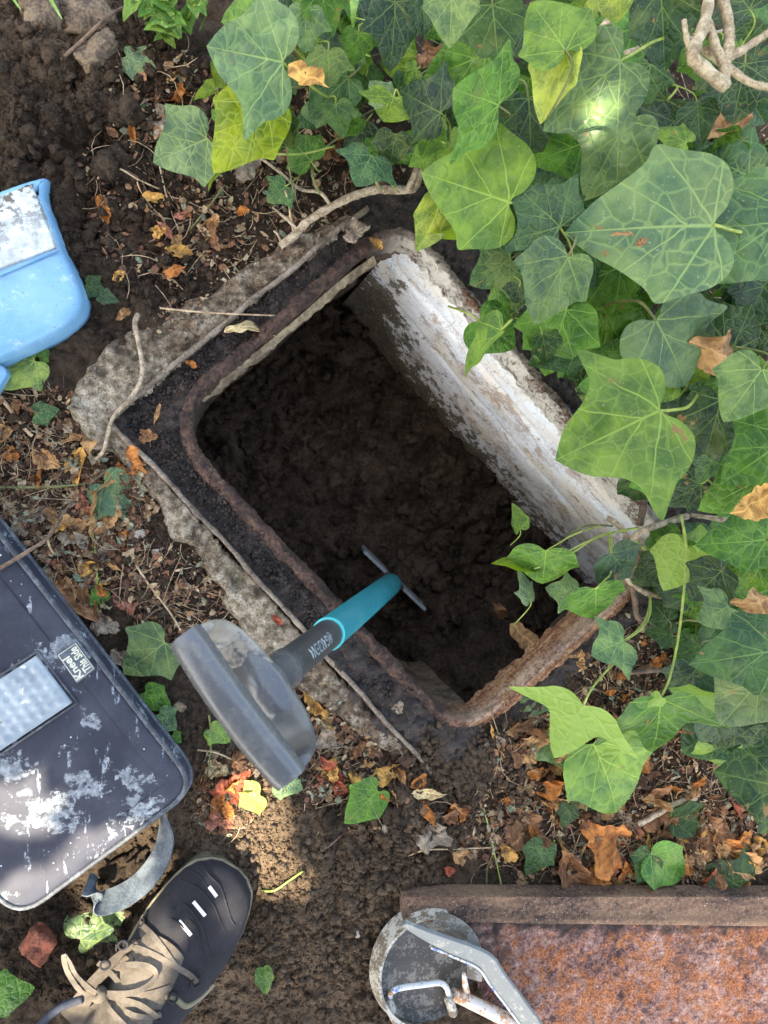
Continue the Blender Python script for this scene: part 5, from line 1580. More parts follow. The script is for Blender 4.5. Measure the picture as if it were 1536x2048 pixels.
# woody stems
def stem(root, pts, r0, r1, m=None, name='stem', n=8, jit=.10):
    b = MB(); b.tube(crom(PL(pts), 6), r0, r1, n, jit=jit); return b.build(name, m or M_wood, root)
stem(ivyB, [(560, 492, .008), (590, 470, .010), (615, 443, .012), (660, 415, .016), (705, 393, .02), (750, 380, .022), (790, 380, .022), (826, 376, .022), (840, 345, .026), (848, 312, .03), (870, 297, .03), (900, 290, .03), (960, 280, .02)], .0050, .0062, jit=.14)
stem(ivyB, [(815, 382, .024), (828, 352, .03), (838, 320, .03), (836, 285, .03), (826, 240, .04)], .0042, .003)
stem(ivyB, [(790, 384, .022), (782, 360, .03), (776, 340, .04), (780, 320, .05)], .0022, .0015)
stem(ivyB, [(762, 382, .022), (750, 360, .03), (742, 340, .05)], .0022, .0014)
stem(ivyB, [(566, 492, .006), (556, 470, .008), (548, 462, .004)], .0022, .0012)
stem(ivyB, [(600, 465, .01), (575, 440, .012), (545, 415, .006)], .0022, .0014)
stem(ivyB, [(660, 410, .018), (640, 385, .02), (600, 378, .02), (560, 345, .02), (520, 315, .02)], .0026, .0016)
stem(ivyB, [(640, 388, .02), (625, 350, .03), (635, 310, .03), (690, 265, .035), (720, 240, .04)], .0018, .0014, M_petdark)
stem(ivyB, [(575, 300, .05), (560, 250, .05), (540, 200, .06), (560, 130, .09)], .0014, .0012, M_petiole)
stem(ivyB, [(720, 235, .04), (680, 190, .06), (620, 130, .08), (570, 80, .09)], .0016, .0014, M_petiole)
stem(ivyB, [(740, 250, .04), (690, 200, .06), (640, 150, .08), (600, 120, .09)], .0018, .0014, M_petdark)
stem(ivyB, [(590, 475, .008), (582, 440, .01), (578, 410, .02), (570, 380, .03)], .0018, .0012, M_straw)
stem(ivyC, [(1375, 1032, .05), (1330, 1046, .06), (1285, 1062, .07), (1258, 1085, .06), (1240, 1112, .05), (1250, 1150, .04), (1270, 1172, .035), (1300, 1188, .035), (1360, 1196, .04), (1412, 1206, .05), (1470, 1190, .06)], .0048, .0038, jit=.12)
stem(ivyC, [(1215, 1036, .03), (1236, 1050, .04), (1252, 1072, .045), (1246, 1105, .045)], .0042, .0040)
stem(ivyC, [(1268, 1080, .06), (1292, 1098, .06), (1330, 1098, .06), (1370, 1088, .07), (1400, 1092, .06)], .0026, .0022, M_petiole)
stem(ivyC, [(1262, 1165, .03), (1270, 1200, .02), (1276, 1235, .012), (1310, 1266, .006), (1352, 1280, .002), (1400, 1250, .02), (1450, 1240, .04)], .0046, .0034, M_strawdk)
stem(ivyC, [(1290, 1240, .03), (1330, 1252, .03), (1370, 1240, .04), (1400, 1243, .05)], .0024, .002, M_petdark)
stem(ivyC, [(1300, 1190, .04), (1300, 1225, .05), (1285, 1255, .07), (1250, 1281, .095)], .0018, .0016, M_petiole)
stem(ivyC, [(1276, 1056, .08), (1200, 1072, .085), (1140, 1108, .08), (1068, 1138, .07)], .0018, .0014, M_petiole)
stem(ivyC, [(1225, 1052, .06), (1170, 1052, .07), (1130, 1078, .08), (1118, 1092, .09)], .0016, .0012, M_petdark)
stem(ivyC, [(1218, 1075, .05), (1222, 1120, .06), (1218, 1180, .06), (1212, 1210, .04)], .0017, .0014, M_petiole)
stem(ivyC, [(1262, 1345, .02), (1320, 1340, .02), (1370, 1342, .02), (1420, 1385, .02), (1460, 1440, .02), (1500, 1520, .02)], .0034, .003, M_strawdk)
stem(ivyC, [(1372, 1095, .115), (1364, 1040, .11), (1358, 1030, .06)], .0018, .0016, M_petiole)
stem(ivyC, [(1280, 960, .03), (1288, 1000, .02), (1280, 1050, .03)], .0052, .0046, M_strawdk)
for pts, r in (([(1000, 560, .01), (1100, 640, .04), (1200, 700, .05), (1350, 760, .08), (1560, 800, .1)], .004), ([(1050, 200, .06), (1200, 280, .08), (1350, 330, .1), (1560, 300, .14)], .004), ([(1120, 520, .08), (1260, 470, .1), (1400, 480, .12), (1560, 500, .14)], .0035), ([(1270, 760, .06), (1330, 660, .1), (1360, 560, .12), (1420, 470, .14)], .003), ([(1250, 105, .28), (1300, 90, .26), (1360, 80, .24), (1450, 60, .2)], .002), ([(1560, 1060, .1), (1450, 1040, .08), (1380, 1030, .05)], .004), ([(900, 290, .03), (1000, 240, .05), (1100, 150, .08), (1200, 60, .12), (1300, -60, .16)], .005)):
    stem(ivyA, pts, r, r * .8)

# ------------------------------------------------------------------ dead twigs, stalks
def twig(name, label, cat, lines, m, group=None, n=7, jit=.12):
    p0 = lines[0][0][0]
    t = MB()
    for pts, r0, r1 in lines:
        t.tube(crom(PL(pts), 6), r0, r1, n, jit=jit)
    o = t.build(name, m); tag(o, label, cat, group); return o
twig('dead_twig', 'pale forked dead twig above the ivy in the top right corner', 'twig', [([(1420, -20, .40), (1408, 50, .42), (1385, 105, .43), (1400, 130, .43), (1450, 172, .42)], .0046, .0058), ([(1452, 172, .42), (1446, 130, .42), (1430, 90, .42), (1414, 40, .42)], .0042, .0036), ([(1440, -20, .40), (1456, 40, .41), (1458, 90, .42), (1448, 130, .42)], .0045, .0045), ([(1455, 118, .42), (1500, 90, .42), (1545, 60, .42)], .0036, .003), ([(1400, 95, .42), (1380, 92, .42), (1372, 70, .42), (1368, 40, .42)], .0036, .002), ([(1410, 100, .41), (1450, 130, .40), (1500, 165, .40), (1550, 176, .40)], .0036, .003)], M_paletwig)
def gl(pts, dz=.004):
    out = []
    for p in pts:
        q = G(p[0], p[1]); 
        out.append((p[0], p[1], (p[2] if len(p) > 2 else max(q.z, -.02) + dz)))
    return out
def stalk(label, pts, r0, r1=None, m=None, name='dry_stalk', cat='stalk'):
    b = MB(); b.tube(crom(PL(gl(pts)), 6), r0, r1 or r0 * .7, 6, jit=.1)
    return tag(b.build(name, m or M_straw), label, cat)
stalk('tan root lying down across the concrete corner and frame edge', [(276, 628, .006), (270, 650, .010), (280, 700, .010), (284, 752, .010), (262, 795, .012), (228, 832, .012), (215, 870, .010), (208, 900, .006), (192, 918, .002)], .0032, .0022, M_wood, 'root', 'root')
stalk('pale straight straw lying across the upper left frame', [(320, 616, .006), (400, 624, .010), (470, 628, .012), (550, 631, .010)], .0013)
stalk('reddish brown twig over the dark heap, top left', [(122, 118, .03), (160, 85, .04), (205, 42, .045), (240, 18, .04), (280, 8, .03)], .0022, .0016, M_strawdk, 'twig', 'twig')
stalk('olive green stalk below the bright ivy leaf, pointing down left', [(448, 372), (420, 410), (378, 462)], .0016, .0014, M_petdark)
stalk('long pale paired stalk on the soil above the frame', [(318, 325), (330, 380), (345, 430), (358, 460)], .0012)
stalk('arched tan stalk on the soil left of the ivy', [(195, 358), (215, 340), (240, 338), (275, 358), (318, 378)], .0013)
stalk('thin bent stalk under the arched one', [(272, 330), (276, 370), (300, 410), (330, 440)], .0011)
stalk('two-branched grey stem across the pad\'s top corner', [(-10, 1142, .032), (60, 1100, .034), (98, 1072, .03), (140, 1010), (190, 960), (225, 935)], .0026, .0018, M_strawdk, 'twig', 'twig')
stalk('short fork beside the pad edge', [(94, 1074, .028), (100, 1095, .02), (108, 1108, .01)], .0014)
stalk('yellow stalk standing up beside the kneeling pad', [(182, 1060), (190, 1100), (194, 1160), (193, 1235)], .0019, .0015, M_petiole)
stalk('green stem lying left of the chamber corner', [(-10, 976), (60, 975), (130, 972), (185, 965)], .0024, .0014, M_petdark)
stalk('thick tan stalk leaning by the left edge', [(0, 792), (25, 825), (50, 858), (65, 872)], .0026, .0022, M_straw)
stalk('brown stem under the pale green leaf', [(110, 1035), (170, 995), (215, 962), (245, 950), (290, 960)], .0016, .0012, M_strawdk)
stalk('pale stalk running down to the tool\'s grip', [(272, 1130), (300, 1172), (340, 1225), (362, 1262)], .0016, .0012)
stalk('grey stick on the crumbly soil below the tool', [(627, 1715), (660, 1690), (690, 1665), (712, 1660)], .0020, .0012, M_strawdk, 'twig', 'twig')
stalk('yellow-green stalk on the dry soil by the shoe toe', [(525, 1782), (550, 1780), (580, 1760), (606, 1742)], .0018, .0014, M_petiole)
stalk('long yellow-green stalk lying in the litter', [(946, 1555), (968, 1620), (985, 1690), (1003, 1772)], .0016, .0012, M_petiole)
stalk('second green stalk, lying alongside the long one', [(990, 1700), (975, 1735), (973, 1775)], .0013, .0011, M_petdark)
stalk('pinkish stalk lying across the litter toward the soil', [(815, 1712), (850, 1700), (910, 1698), (985, 1695)], .0014, .0011)
stalk('grey stalk hanging down from cream leaf in litter', [(1188, 1592), (1230, 1620), (1258, 1648), (1275, 1675)], .0014, .001, M_strawdk)
b_ = stalk('thick dead branch with rough bark among the litter', [(1275, 1650), (1310, 1630), (1350, 1608), (1392, 1595)], .0050, .0046, M_wood, 'dead_branch', 'branch')
stalk('thin brown stalk in the litter above the cover', [(1130, 1620), (1148, 1680), (1158, 1735), (1168, 1755)], .0012, .0009, M_strawdk)
stalk('green stalk beside the dark leaf by the cover', [(1110, 1680), (1095, 1700), (1104, 1725)], .0013, .0011, M_petiole)
stalk('slender brown stalk right in the litter', [(1340, 1580), (1355, 1640), (1370, 1700), (1395, 1760)], .0011, .0009, M_straw)
stalk('tan stalk between the pad and the tool grip', [(395, 1500), (430, 1505), (465, 1520), (500, 1540)], .0014, .001)
stalk('upright green stalk beside pad\'s right corner', [(418, 1430), (422, 1480), (416, 1540), (410, 1570)], .0015, .0012, M_petdark)

# ------------------------------------------------------------------ fallen leaves
COL = {'or': (.40, .155, .040), 'tan': (.40, .235, .105), 'ye': (.50, .295, .085), 'br': (.215, .108, .052), 'dk': (.095, .052, .032), 'rd': (.33, .085, .045), 'cr': (.52, .43, .24), 'gy': (.24, .20, .155), 'pk': (.36, .155, .105)}
def fallen(label, bx, by, tx, ty, var, col, roll=0, z=None, ws=1.0, tilt=.004, group=None):
    if z is None: b0 = G(bx, by, .004); t0 = G(tx, ty, .004 + tilt)
    else: b0 = P(bx, by, z); t0 = P(tx, ty, z + tilt)
    mt, L = frame(b0, t0, R(roll), Vector((0, 0, 1))); L *= 1.18
    o = bpy.data.objects.new('fallen_leaf', DR[var]); C.objects.link(o)
    o.matrix_basis = mt @ Matrix.Diagonal((L * ws, L, L, 1))
    c = COL[col]; f_ = rnd.uniform(.85, 1.15); o.color = (c[0] * f_, c[1] * f_, c[2] * f_, 1)
    tag(o, label, 'leaf', group); return o
DL = [
 ('ribbed orange-brown leaf, largest beside the kneeling pad', 206, 1080, 296, 1112, 1, 'or', 10, .95), ('folded tan leaf propped against the pale green leaf', 214, 958, 190, 1062, 0, 'tan', -35, .7), ('small bright orange leaf by the frame\'s left corner', 248, 912, 284, 948, 3, 'or', 0, .9),
 ('narrow tan leaf standing at the concrete corner\'s foot', 176, 848, 188, 905, 2, 'tan', 0, 1.5), ('pale tan leaf on the litter, left of the frame corner', 70, 905, 112, 930, 0, 'tan', 0, .95), ('yellow-brown folded leaf beside the narrow tan one', 170, 900, 150, 965, 0, 'ye', 30, .8),
 ('reddish crumpled leaf beside the large fallen green leaf', 275, 1192, 220, 1222, 1, 'pk', 0, 1.0), ('brown pointed leaf slipping under the pad edge', 192, 1238, 116, 1165, 0, 'br', 20, .6), ('thin yellow torn leaf next to the yellow stalk', 200, 1128, 158, 1142, 4, 'ye', 0, 1), ('dark tan leaf half out of frame at left', 22, 858, -20, 880, 0, 'tan', 0, 1.0),
 ('grey withered leaf curled over the pad\'s top', 58, 1046, 20, 1062, 5, 'gy', 0, 1.2), ('grey crumpled leaf over the large green one', 195, 1240, 232, 1262, 5, 'gy', 0, 1.0), ('grey shrivelled leaf at the pad edge, lower', 222, 1300, 258, 1326, 4, 'gy', 0, 1.0), ('curled grey leaf above the orange-brown one', 130, 1060, 168, 1082, 5, 'gy', 0, 1.0),
 ('orange leaf scrap by the pad, left of the ribbed leaf', 132, 1055, 172, 1048, 3, 'tan', 0, 1.0), ('large yellow-tan curled leaf below the tool\'s socket', 618, 1440, 682, 1462, 1, 'ye', 0, 1.1), ('narrow yellow leaf just above the large yellow one', 612, 1378, 650, 1430, 0, 'ye', 20, .55), ('grey-tan flat leaf under the yellow one', 640, 1468, 668, 1492, 3, 'gy', 0, 1.1),
 ('tan twisted leaf on the soil between frame and grip', 722, 1476, 756, 1500, 1, 'tan', 0, 1), ('rust red leaf right of the grip end', 640, 1530, 680, 1556, 3, 'rd', 0, .9), ('red-brown leaf below the rust red one', 665, 1560, 690, 1585, 0, 'rd', 0, .9), ('bright orange curled leaf by the frame\'s lower end', 822, 1572, 850, 1552, 0, 'or', 0, 1.0), ('pale tan rolled strip of leaf below the orange one', 822, 1590, 868, 1576, 2, 'cr', 0, 1.3),
 ('yellow leaf with a curled tip on the soil', 742, 1560, 790, 1540, 4, 'ye', 0, .9), ('thin cream leaf strip left of the yellow leaf', 702, 1558, 748, 1574, 6, 'cr', 0, 1), ('coral red leaf near the pad\'s right corner', 442, 1588, 492, 1552, 3, 'rd', 0, .9), ('orange strip of leaf beneath the coral red one', 425, 1622, 442, 1580, 0, 'or', 0, .7), ('pink crumpled leaf on the dry soil by the pad', 408, 1650, 438, 1632, 4, 'pk', 0, 1.2), ('pink leaf scrap right of the crumpled pink one', 440, 1650, 466, 1638, 0, 'pk', 0, 1.0),
 ('cream leaf scrap between the pad corner and grip', 420, 1530, 452, 1545, 5, 'cr', 0, 1), ('orange leaf on the soil above the frame\'s left side', 332, 500, 380, 506, 0, 'ye', 0, .7), ('crescent orange leaf on the soil beside the concrete', 322, 552, 362, 540, 2, 'or', 0, 1.5), ('orange upright leaf below the arched stalk', 200, 388, 212, 432, 4, 'or', 0, .8), ('yellow-brown leaf beside the blue dustpan', 228, 560, 246, 545, 0, 'ye', 0, 1),
 ('brown leaf scrap near the root\'s top', 232, 640, 252, 622, 4, 'tan', 0, 1), ('orange berry-like leaf at the heap\'s right edge', 474, 425, 495, 420, 0, 'or', 0, .9), ('orange forked leaf under the small green ivy leaves', 318, 202, 372, 190, 4, 'or', 0, .7), ('second orange leaf, above the forked one', 358, 160, 364, 195, 2, 'or', 0, 1.6), ('tan leaf by the pale green leaf, upper left', 306, 268, 322, 260, 0, 'tan', 0, 1.1), ('brown pointed leaf at the heap\'s edge', 214, 258, 234, 272, 0, 'br', 0, .9), ('orange leaf strip beside the brown pointed one', 262, 245, 268, 285, 0, 'or', 0, .5), ('grey crumpled leaf behind the pale ivy leaf', 310, 250, 362, 225, 5, 'gy', 0, .9), ('grey-white torn leaf under the yellow-green ivy leaf', 380, 330, 420, 305, 5, 'gy', 0, 1.2), ('grey dead leaf right of the yellow-green ivy leaf', 470, 330, 530, 300, 5, 'gy', 0, 1.0),
]
for (lb, bx, by, tx, ty, va, cl, rl, ws) in DL: fallen(lb, bx, by, tx, ty, va, cl, rl, None, ws)
ZL = [
 ('tan shrivelled leaf caught on the frame\'s top corner', 692, 462, 735, 458, 5, 'gy', 0, .012, 1.0), ('small amber leaf beside the shrivelled one on the frame', 738, 474, 760, 490, 4, 'ye', 0, .012, .9), ('yellow curled leaf lying over the ivy near the top', 578, 122, 642, 190, 2, 'ye', 0, .21, 1.6), ('brown dead leaf under the ivy at top right', 1490, 238, 1405, 268, 0, 'tan', 10, .18, .7),
 ('rust brown leaf between dark ivy leaves', 1330, 300, 1280, 285, 0, 'or', 0, .15, 1.1), ('tan twisted dead leaf hanging in the ivy bank', 1385, 690, 1508, 730, 1, 'tan', 20, .24, .7), ('pale orange leaf among ivy at the right edge', 1540, 1195, 1498, 1215, 1, 'tan', 0, .2, 1.3), ('yellow-brown leaf half out at the right edge', 1550, 985, 1480, 1022, 0, 'ye', 0, .27, .9),
 ('tan curled leaf caught inside the chamber\'s lower end', 1022, 1246, 1064, 1290, 2, 'tan', 0, -.14, 1.7), ('orange leaf scrap in the chamber\'s right corner', 985, 1205, 1008, 1230, 4, 'br', 0, -.20, 1.0), ('rusty leaf behind the ivy at the top', 545, 70, 598, 105, 1, 'br', 0, .08, 1.1), ('brown dead leaf deep in the ivy above', 850, 105, 890, 140, 5, 'br', 0, .08, 1.1), ('small russet scrap lying on the channel dirt', 372, 720, 388, 730, 4, 'or', 0, -.002, 1.0), ('dry brown scrap in the frame\'s left corner', 285, 868, 312, 878, 5, 'br', 0, -.002, 1.0), ('sliver of wood lying in the frame channel', 320, 805, 312, 848, 2, 'tan', 0, .0, .6), ('pale green torn leaf on the frame\'s upper side', 450, 668, 528, 642, 6, 'cr', 0, .006, 1.0),
 ('small orange scrap in dirt near the tool shaft', 545, 1230, 560, 1245, 4, 'rd', 0, .0, 1), ('grey scrap of leaf in the channel\'s lower part', 790, 1418, 806, 1408, 5, 'gy', 0, .004, 1.2), ('reddish leaf lying on the large pointed ivy leaf', 1225, 472, 1290, 462, 6, 'tan', 0, .312, .6), ('small brown bud on the large pointed ivy leaf', 1270, 492, 1290, 480, 4, 'tan', 0, .312, 1.0),
]
for (lb, bx, by, tx, ty, va, cl, rl, z, ws) in ZL: fallen(lb, bx, by, tx, ty, va, cl, rl, z, ws)
LL_ = [
 ('large orange lobed leaf in the litter above the cover', 1234, 1700, 1180, 1655, 3, 'or', 1.0), ('dark ribbed leaf standing against the cover\'s edge', 1120, 1700, 1160, 1772, 0, 'br', .8), ('bright orange leaf touching the cover\'s edge', 1205, 1752, 1160, 1776, 3, 'or', 1.0), ('cream heart-shaped leaf in the middle of the litter', 1190, 1590, 1142, 1592, 0, 'cr', 1.15), ('rust curled leaf left of the cream one', 1150, 1560, 1095, 1584, 4, 'or', .8),
 ('brown crumpled leaf heap left of the dark ivy leaf', 1030, 1640, 1085, 1680, 5, 'br', 1.0), ('tan leaf lower left in the litter', 1035, 1500, 1085, 1476, 5, 'tan', 1.0), ('pale tan leaf under the light ivy underside', 1058, 1475, 1105, 1492, 1, 'tan', 1.1), ('rosy leaf at the litter\'s left margin', 1030, 1520, 1060, 1502, 0, 'pk', 1.0), ('orange-brown ribbed leaf beside the yellow-green leaf', 1265, 1502, 1315, 1536, 1, 'or', 1.0),
 ('dark brown leaf at the litter\'s centre top', 1215, 1460, 1262, 1480, 5, 'br', 1.0), ('tan leaf scrap by the rusty rim', 1145, 1330, 1165, 1305, 5, 'tan', 1.2), ('small orange leaf below the rusty rim', 1190, 1450, 1205, 1412, 2, 'or', 1.4), ('orange leaf right of the long green lobe', 1375, 1510, 1405, 1498, 0, 'or', .9), ('dull brown leaf below the folded light leaf', 1385, 1470, 1420, 1490, 5, 'br', 1.0),
 ('tan leaf lying right of the orange lobed one', 1370, 1690, 1412, 1705, 1, 'tan', 1.0), ('pale folded leaf right of the tan one', 1425, 1660, 1445, 1715, 0, 'tan', .8), ('brown leaf with frilled edge by the right margin', 1400, 1650, 1455, 1670, 5, 'br', 1.0), ('pointed pale leaf near the cover, far right', 1438, 1706, 1520, 1738, 0, 'tan', .7), ('orange leaf under the big dark ivy leaf', 1455, 1690, 1500, 1670, 3, 'or', 1.0),
 ('dark red leaf under the big dark ivy leaf', 1460, 1600, 1498, 1630, 4, 'rd', 1.0), ('taupe leaf in the litter behind the green pair', 1315, 1680, 1350, 1730, 1, 'gy', 1.0), ('brown leaf curled beneath the branch', 1320, 1672, 1345, 1640, 5, 'br', 1.0), ('russet leaf strip beside the yellow-green leaf', 1300, 1600, 1322, 1560, 2, 'br', 1.8), ('dark curled leaf right of the yellow-green leaf', 1265, 1545, 1320, 1565, 4, 'dk', 1.0),
 ('orange leaf half hidden above the cover, far right', 1395, 1772, 1430, 1745, 0, 'rd', .9), ('tan scrap by the two green stalks', 905, 1625, 938, 1612, 3, 'or', 1.1), ('orange leaf left of the litter\'s stalk', 885, 1640, 915, 1625, 0, 'br', 1.0), ('crooked orange leaf above the pinkish stalk', 842, 1600, 862, 1640, 2, 'or', 1.3), ('crumpled grey leaf in the stalky litter', 850, 1660, 892, 1678, 5, 'gy', 1.1), ('amber leaf in the stalky litter', 900, 1700, 935, 1718, 4, 'tan', 1.1), ('vermilion flake beside the pinkish stalk', 888, 1735, 908, 1745, 0, 'rd', .9),
 ('small tan leaf upper left of the yellow-green leaf', 1105, 1520, 1140, 1532, 3, 'tan', 1.0), ('yellow leaf by the left end of the cover litter', 1000, 1690, 1030, 1720, 0, 'ye', .8), ('brown curled leaf by the long stalk', 1005, 1600, 1035, 1630, 4, 'br', 1.0), ('orange tongue-shaped leaf over dark soil', 1050, 1550, 1085, 1540, 0, 'or', .8), ('flat brown leaf close to the dark ivy leaf', 1105, 1655, 1140, 1640, 1, 'br', 1.0), ('small cream curl by the cover\'s edge', 1248, 1750, 1262, 1735, 4, 'cr', 1.0), ('amber curled leaf above the branch\'s right end', 1385, 1570, 1410, 1555, 0, 'or', .8), ('brown leaf pressed beneath the dead branch', 1290, 1640, 1330, 1625, 5, 'br', 1.0),
]
for (lb, bx, by, tx, ty, va, cl, ws) in LL_: fallen(lb, bx, by, tx, ty, va, cl, rnd.uniform(-15, 15), None, ws, .006)

# scraps that nothing tells apart
r3 = random.Random(44)
for lb, grp, n_, spots in (('crisp small brown leaf in the litter between ivy and cover', 'small dry leaves in the litter above the cover', 95, [(1120, 1620, 130), (1300, 1650, 150), (1440, 1690, 90), (1050, 1480, 60), (1330, 1740, 160)]), ('crisp small tan leaf in the litter left of the frame corner', 'small dry leaves by the pad and frame corner', 40, [(60, 900, 90), (120, 1020, 70), (180, 1130, 60)]), ('small dry leaf scrap on the soil below the frame', 'small dry leaves by the tool grip', 26, [(660, 1510, 80), (760, 1540, 60), (470, 1560, 60)]), ('small orange leaf scrap on the soil above the frame', 'small dry leaves above the frame', 18, [(330, 400, 110), (420, 470, 80), (320, 200, 60)]), ('small brown leaf beneath the ivy leaves', 'small dry leaves under the ivy', 34, [(1320, 1350, 110), (1250, 1440, 90), (1400, 1450, 80), (700, 300, 110)])):
    for k in range(n_):
        px, py, rr_ = r3.choice(spots)
        a = r3.uniform(0, 6.28); q = r3.uniform(0, 1) ** .5 * rr_; px += math.cos(a) * q * 1.2; py += math.sin(a) * q * .8
        if py > 1768 and px > 800: py = 1768 - r3.uniform(0, 60)
        a = r3.uniform(0, 6.28); L = r3.uniform(16, 38)
        p_ = P(px, py)
        if inpoly(np.array([p_.x]), np.array([p_.y]), hole2)[0]: continue
        cl_ = r3.choice(['br', 'tan', 'or', 'dk', 'gy', 'tan', 'br', 'pk', 'ye'])
        cn_ = {'br': 'brown', 'tan': 'tan', 'or': 'orange', 'dk': 'dark brown', 'gy': 'grey', 'pk': 'rosy', 'ye': 'yellow'}[cl_]
        for w_ in ('small brown', 'small tan', 'small orange', 'small dry'):
            lb = lb.replace(w_, 'small @')
        lbl = lb.replace('@', cn_)
        o = fallen(lbl, px, py, px + math.cos(a) * L, py + math.sin(a) * L, r3.randrange(7), cl_, r3.uniform(-40, 40), None, r3.uniform(.6, 1.1), r3.uniform(.0, .012), grp + ', ' + cn_)

# the rest of the leaf bits, past counting
def leaf_mass(n, spots, lo, hi, seed):
    q_ = np.random.default_rng(seed); V = []; F_ = []; T = []; off = 0
    base = []
    for me in DR:
        v = np.array([a.co[:] for a in me.vertices]); nO = (len(v) - 1) // 4
        v2 = np.concatenate([v[:1], v[1 + nO:1 + 2 * nO:2], v[1 + 3 * nO::2]]); k = (len(v2) - 1) // 2
        f = [(0, 1 + i, 1 + (i + 1) % k) for i in range(k)] + [t for i in range(k) for t in ((1 + i, 1 + k + i, 1 + k + (i + 1) % k), (1 + i, 1 + k + (i + 1) % k, 1 + (i + 1) % k))]
        base.append((v2 - np.array([0, .45, 0]), np.array(f)))
    xy = scatter(n, spots); z = gh(xy[:, 0], xy[:, 1])
    for i in range(len(xy)):
        v, f = base[q_.integers(len(base))]
        e = Matrix.Rotation(q_.uniform(0, 6.28), 3, 'Z') @ Matrix.Rotation(q_.normal(0, .5), 3, 'X') @ Matrix.Rotation(q_.normal(0, .5), 3, 'Y')
        L = lo + (hi - lo) * q_.power(.55)
        V.append((v * L * np.array([q_.uniform(.5, 1.1), 1, 1])) @ np.array(e).T + np.array([xy[i, 0], xy[i, 1], z[i] + L * .12 + .001])); F_.append(f + off); off += len(v)
        T.append(np.full(len(v), q_.uniform(0, .96)))
    return npmesh('dry_leaf_bits', np.concatenate(V), np.concatenate(F_), M_flake, None, True, {'t': np.concatenate(T)})
tag(leaf_mass(3300, [(1120, 1620, 150, 3), (1300, 1650, 170, 4), (1450, 1690, 110, 2.5), (1000, 1640, 100, 1.5), (1060, 1480, 70, 1), (1330, 1740, 170, 2), (1300, 1420, 130, 1.5), (60, 900, 120, 3), (120, 1020, 100, 3), (190, 1130, 90, 2.2), (250, 1000, 60, 1), (660, 1510, 90, 1), (470, 1570, 70, .7), (330, 420, 130, .6), (650, 300, 130, .8), (380, 1210, 100, .8)], .006, .019, 77), 'countless small brown, tan and russet leaf bits lying as litter', None, None, 'stuff')

# fallen green leaves (ivy) on the ground
def green(label, bx, by, tx, ty, var, tn, roll=0, z=None, ws=1.0, under=False, tilt=.004, zlift=.010):
    if z is None:
        b0 = G(bx, by, zlift); t0 = P(tx, ty, b0.z + tilt)
    else: b0 = P(bx, by, z); t0 = P(tx, ty, z + tilt)
    mt, L = frame(b0, t0, R(roll) + (math.pi if under else 0), Vector((0, 0, 1)))
    o = bpy.data.objects.new('fallen_ivy_leaf', IV[var]); C.objects.link(o)
    o.matrix_basis = mt @ Matrix.Diagonal((L * ws, L, L, 1)); o.color = tone(tn)
    tag(o, label, 'leaf'); return o
green('large dirty green leaf lying between the pad and the tool', 330, 1284, 246, 1352, 0, 'p', 0, None, 1.15, False, .004, .012)
green('tip of green leaf beside the brown pointed one', 208, 1182, 180, 1212, 2, 'g', 0, None, 1.0)
green('pale silvery green leaf lying left of the frame', 208, 968, 284, 1046, 1, 'p', 0, None, .85)
green('pale spotted leaf on the soil, upper left', 252, 112, 314, 138, 5, 'p', 0, None, .9)
green('yellow-green leaf smeared with dirt lying in the litter', 1188, 1488, 1254, 1644, 4, 'l', 0, .015, 1.1)
green('pointed green leaf half buried in the crumbly soil', 755, 1582, 690, 1650, 8, 'g', 0, None, .9, False, .01, .014)
green('small narrow green leaf on bare soil by the shoe', 526, 1936, 534, 1998, 4, 'g', 0, None, .6)
green('dark green pair of lobes against the cover\'s edge', 1305, 1708, 1280, 1772, 2, 'k', 0, None, 1.1, False, .01, .02)
green('long green leaf beside the dark pair by the cover', 1302, 1710, 1382, 1768, 4, 'g', 0, None, .9, False, .002, .02)
green('dark ivy leaf lying in the litter above the cover', 1088, 1690, 1056, 1755, 0, 'k', 0, None, 1.0, False, .004, .014)
green('dark veined leaf at the cover\'s far right edge', 1480, 1772, 1420, 1738, 3, 'k', 0, None, 1.2, False, .004, .02)
green('dull grey-green leaf by the end of the rusty rim', 1032, 1398, 1106, 1420, 2, 'p', 0, None, .9)
green('muddy olive leaf under the light underside leaf', 1110, 1462, 1150, 1540, 8, 'p', 0, None, 1.1)
green('glossy green leaf out at the lower left edge', -22, 1992, 66, 1985, 2, 'g', 0, .02, 1.2)
green('serrated green leaf under the pad\'s lower corner', 160, 1880, 258, 1812, 5, 'p', 0, None, .9)
green('pale sunlit leaf under the end of the grip', 520, 1590, 478, 1612, 8, 'y', 0, None, 1.5)
green('pale green leaf to the right of the sunlit one', 560, 1560, 606, 1580, 8, 'p', 0, None, 1.2)
green('wilted pale green leaf below the blue dustpan', 70, 722, 0, 778, 5, 'y', 0, None, .8)
green('small blue-green leaf by the concrete corner', 70, 828, 118, 818, 8, 'b', 0, None, .9)
green('dull green scrap by the wilted leaf', 78, 715, 98, 700, 2, 'g', 0, None, 1.2)
green('green leaf pair against the pad\'s right edge', 290, 1385, 342, 1420, 2, 'g', 0, None, 1.0)
green('grey-green leaf under the pair by the pad', 318, 1428, 352, 1462, 0, 'p', 0, None, 1.2)
green('small green leaf lowest along the pad\'s edge', 345, 1470, 362, 1486, 2, 'g', 0, None, 1.3)
green('bright green leaf behind the tool grip', 422, 1458, 460, 1488, 1, 'l', 0, None, .9)
green('small grey-green curled leaf near the orange forked one', 278, 225, 302, 205, 2, 'b', 0, None, .8)
green('dull green leaf on the soil by the dustpan', 172, 570, 212, 590, 1, 'k', 0, None, 1.0)
green('green leaf low beside the dustpan edge', 200, 590, 236, 602, 4, 'd', 0, None, .9)
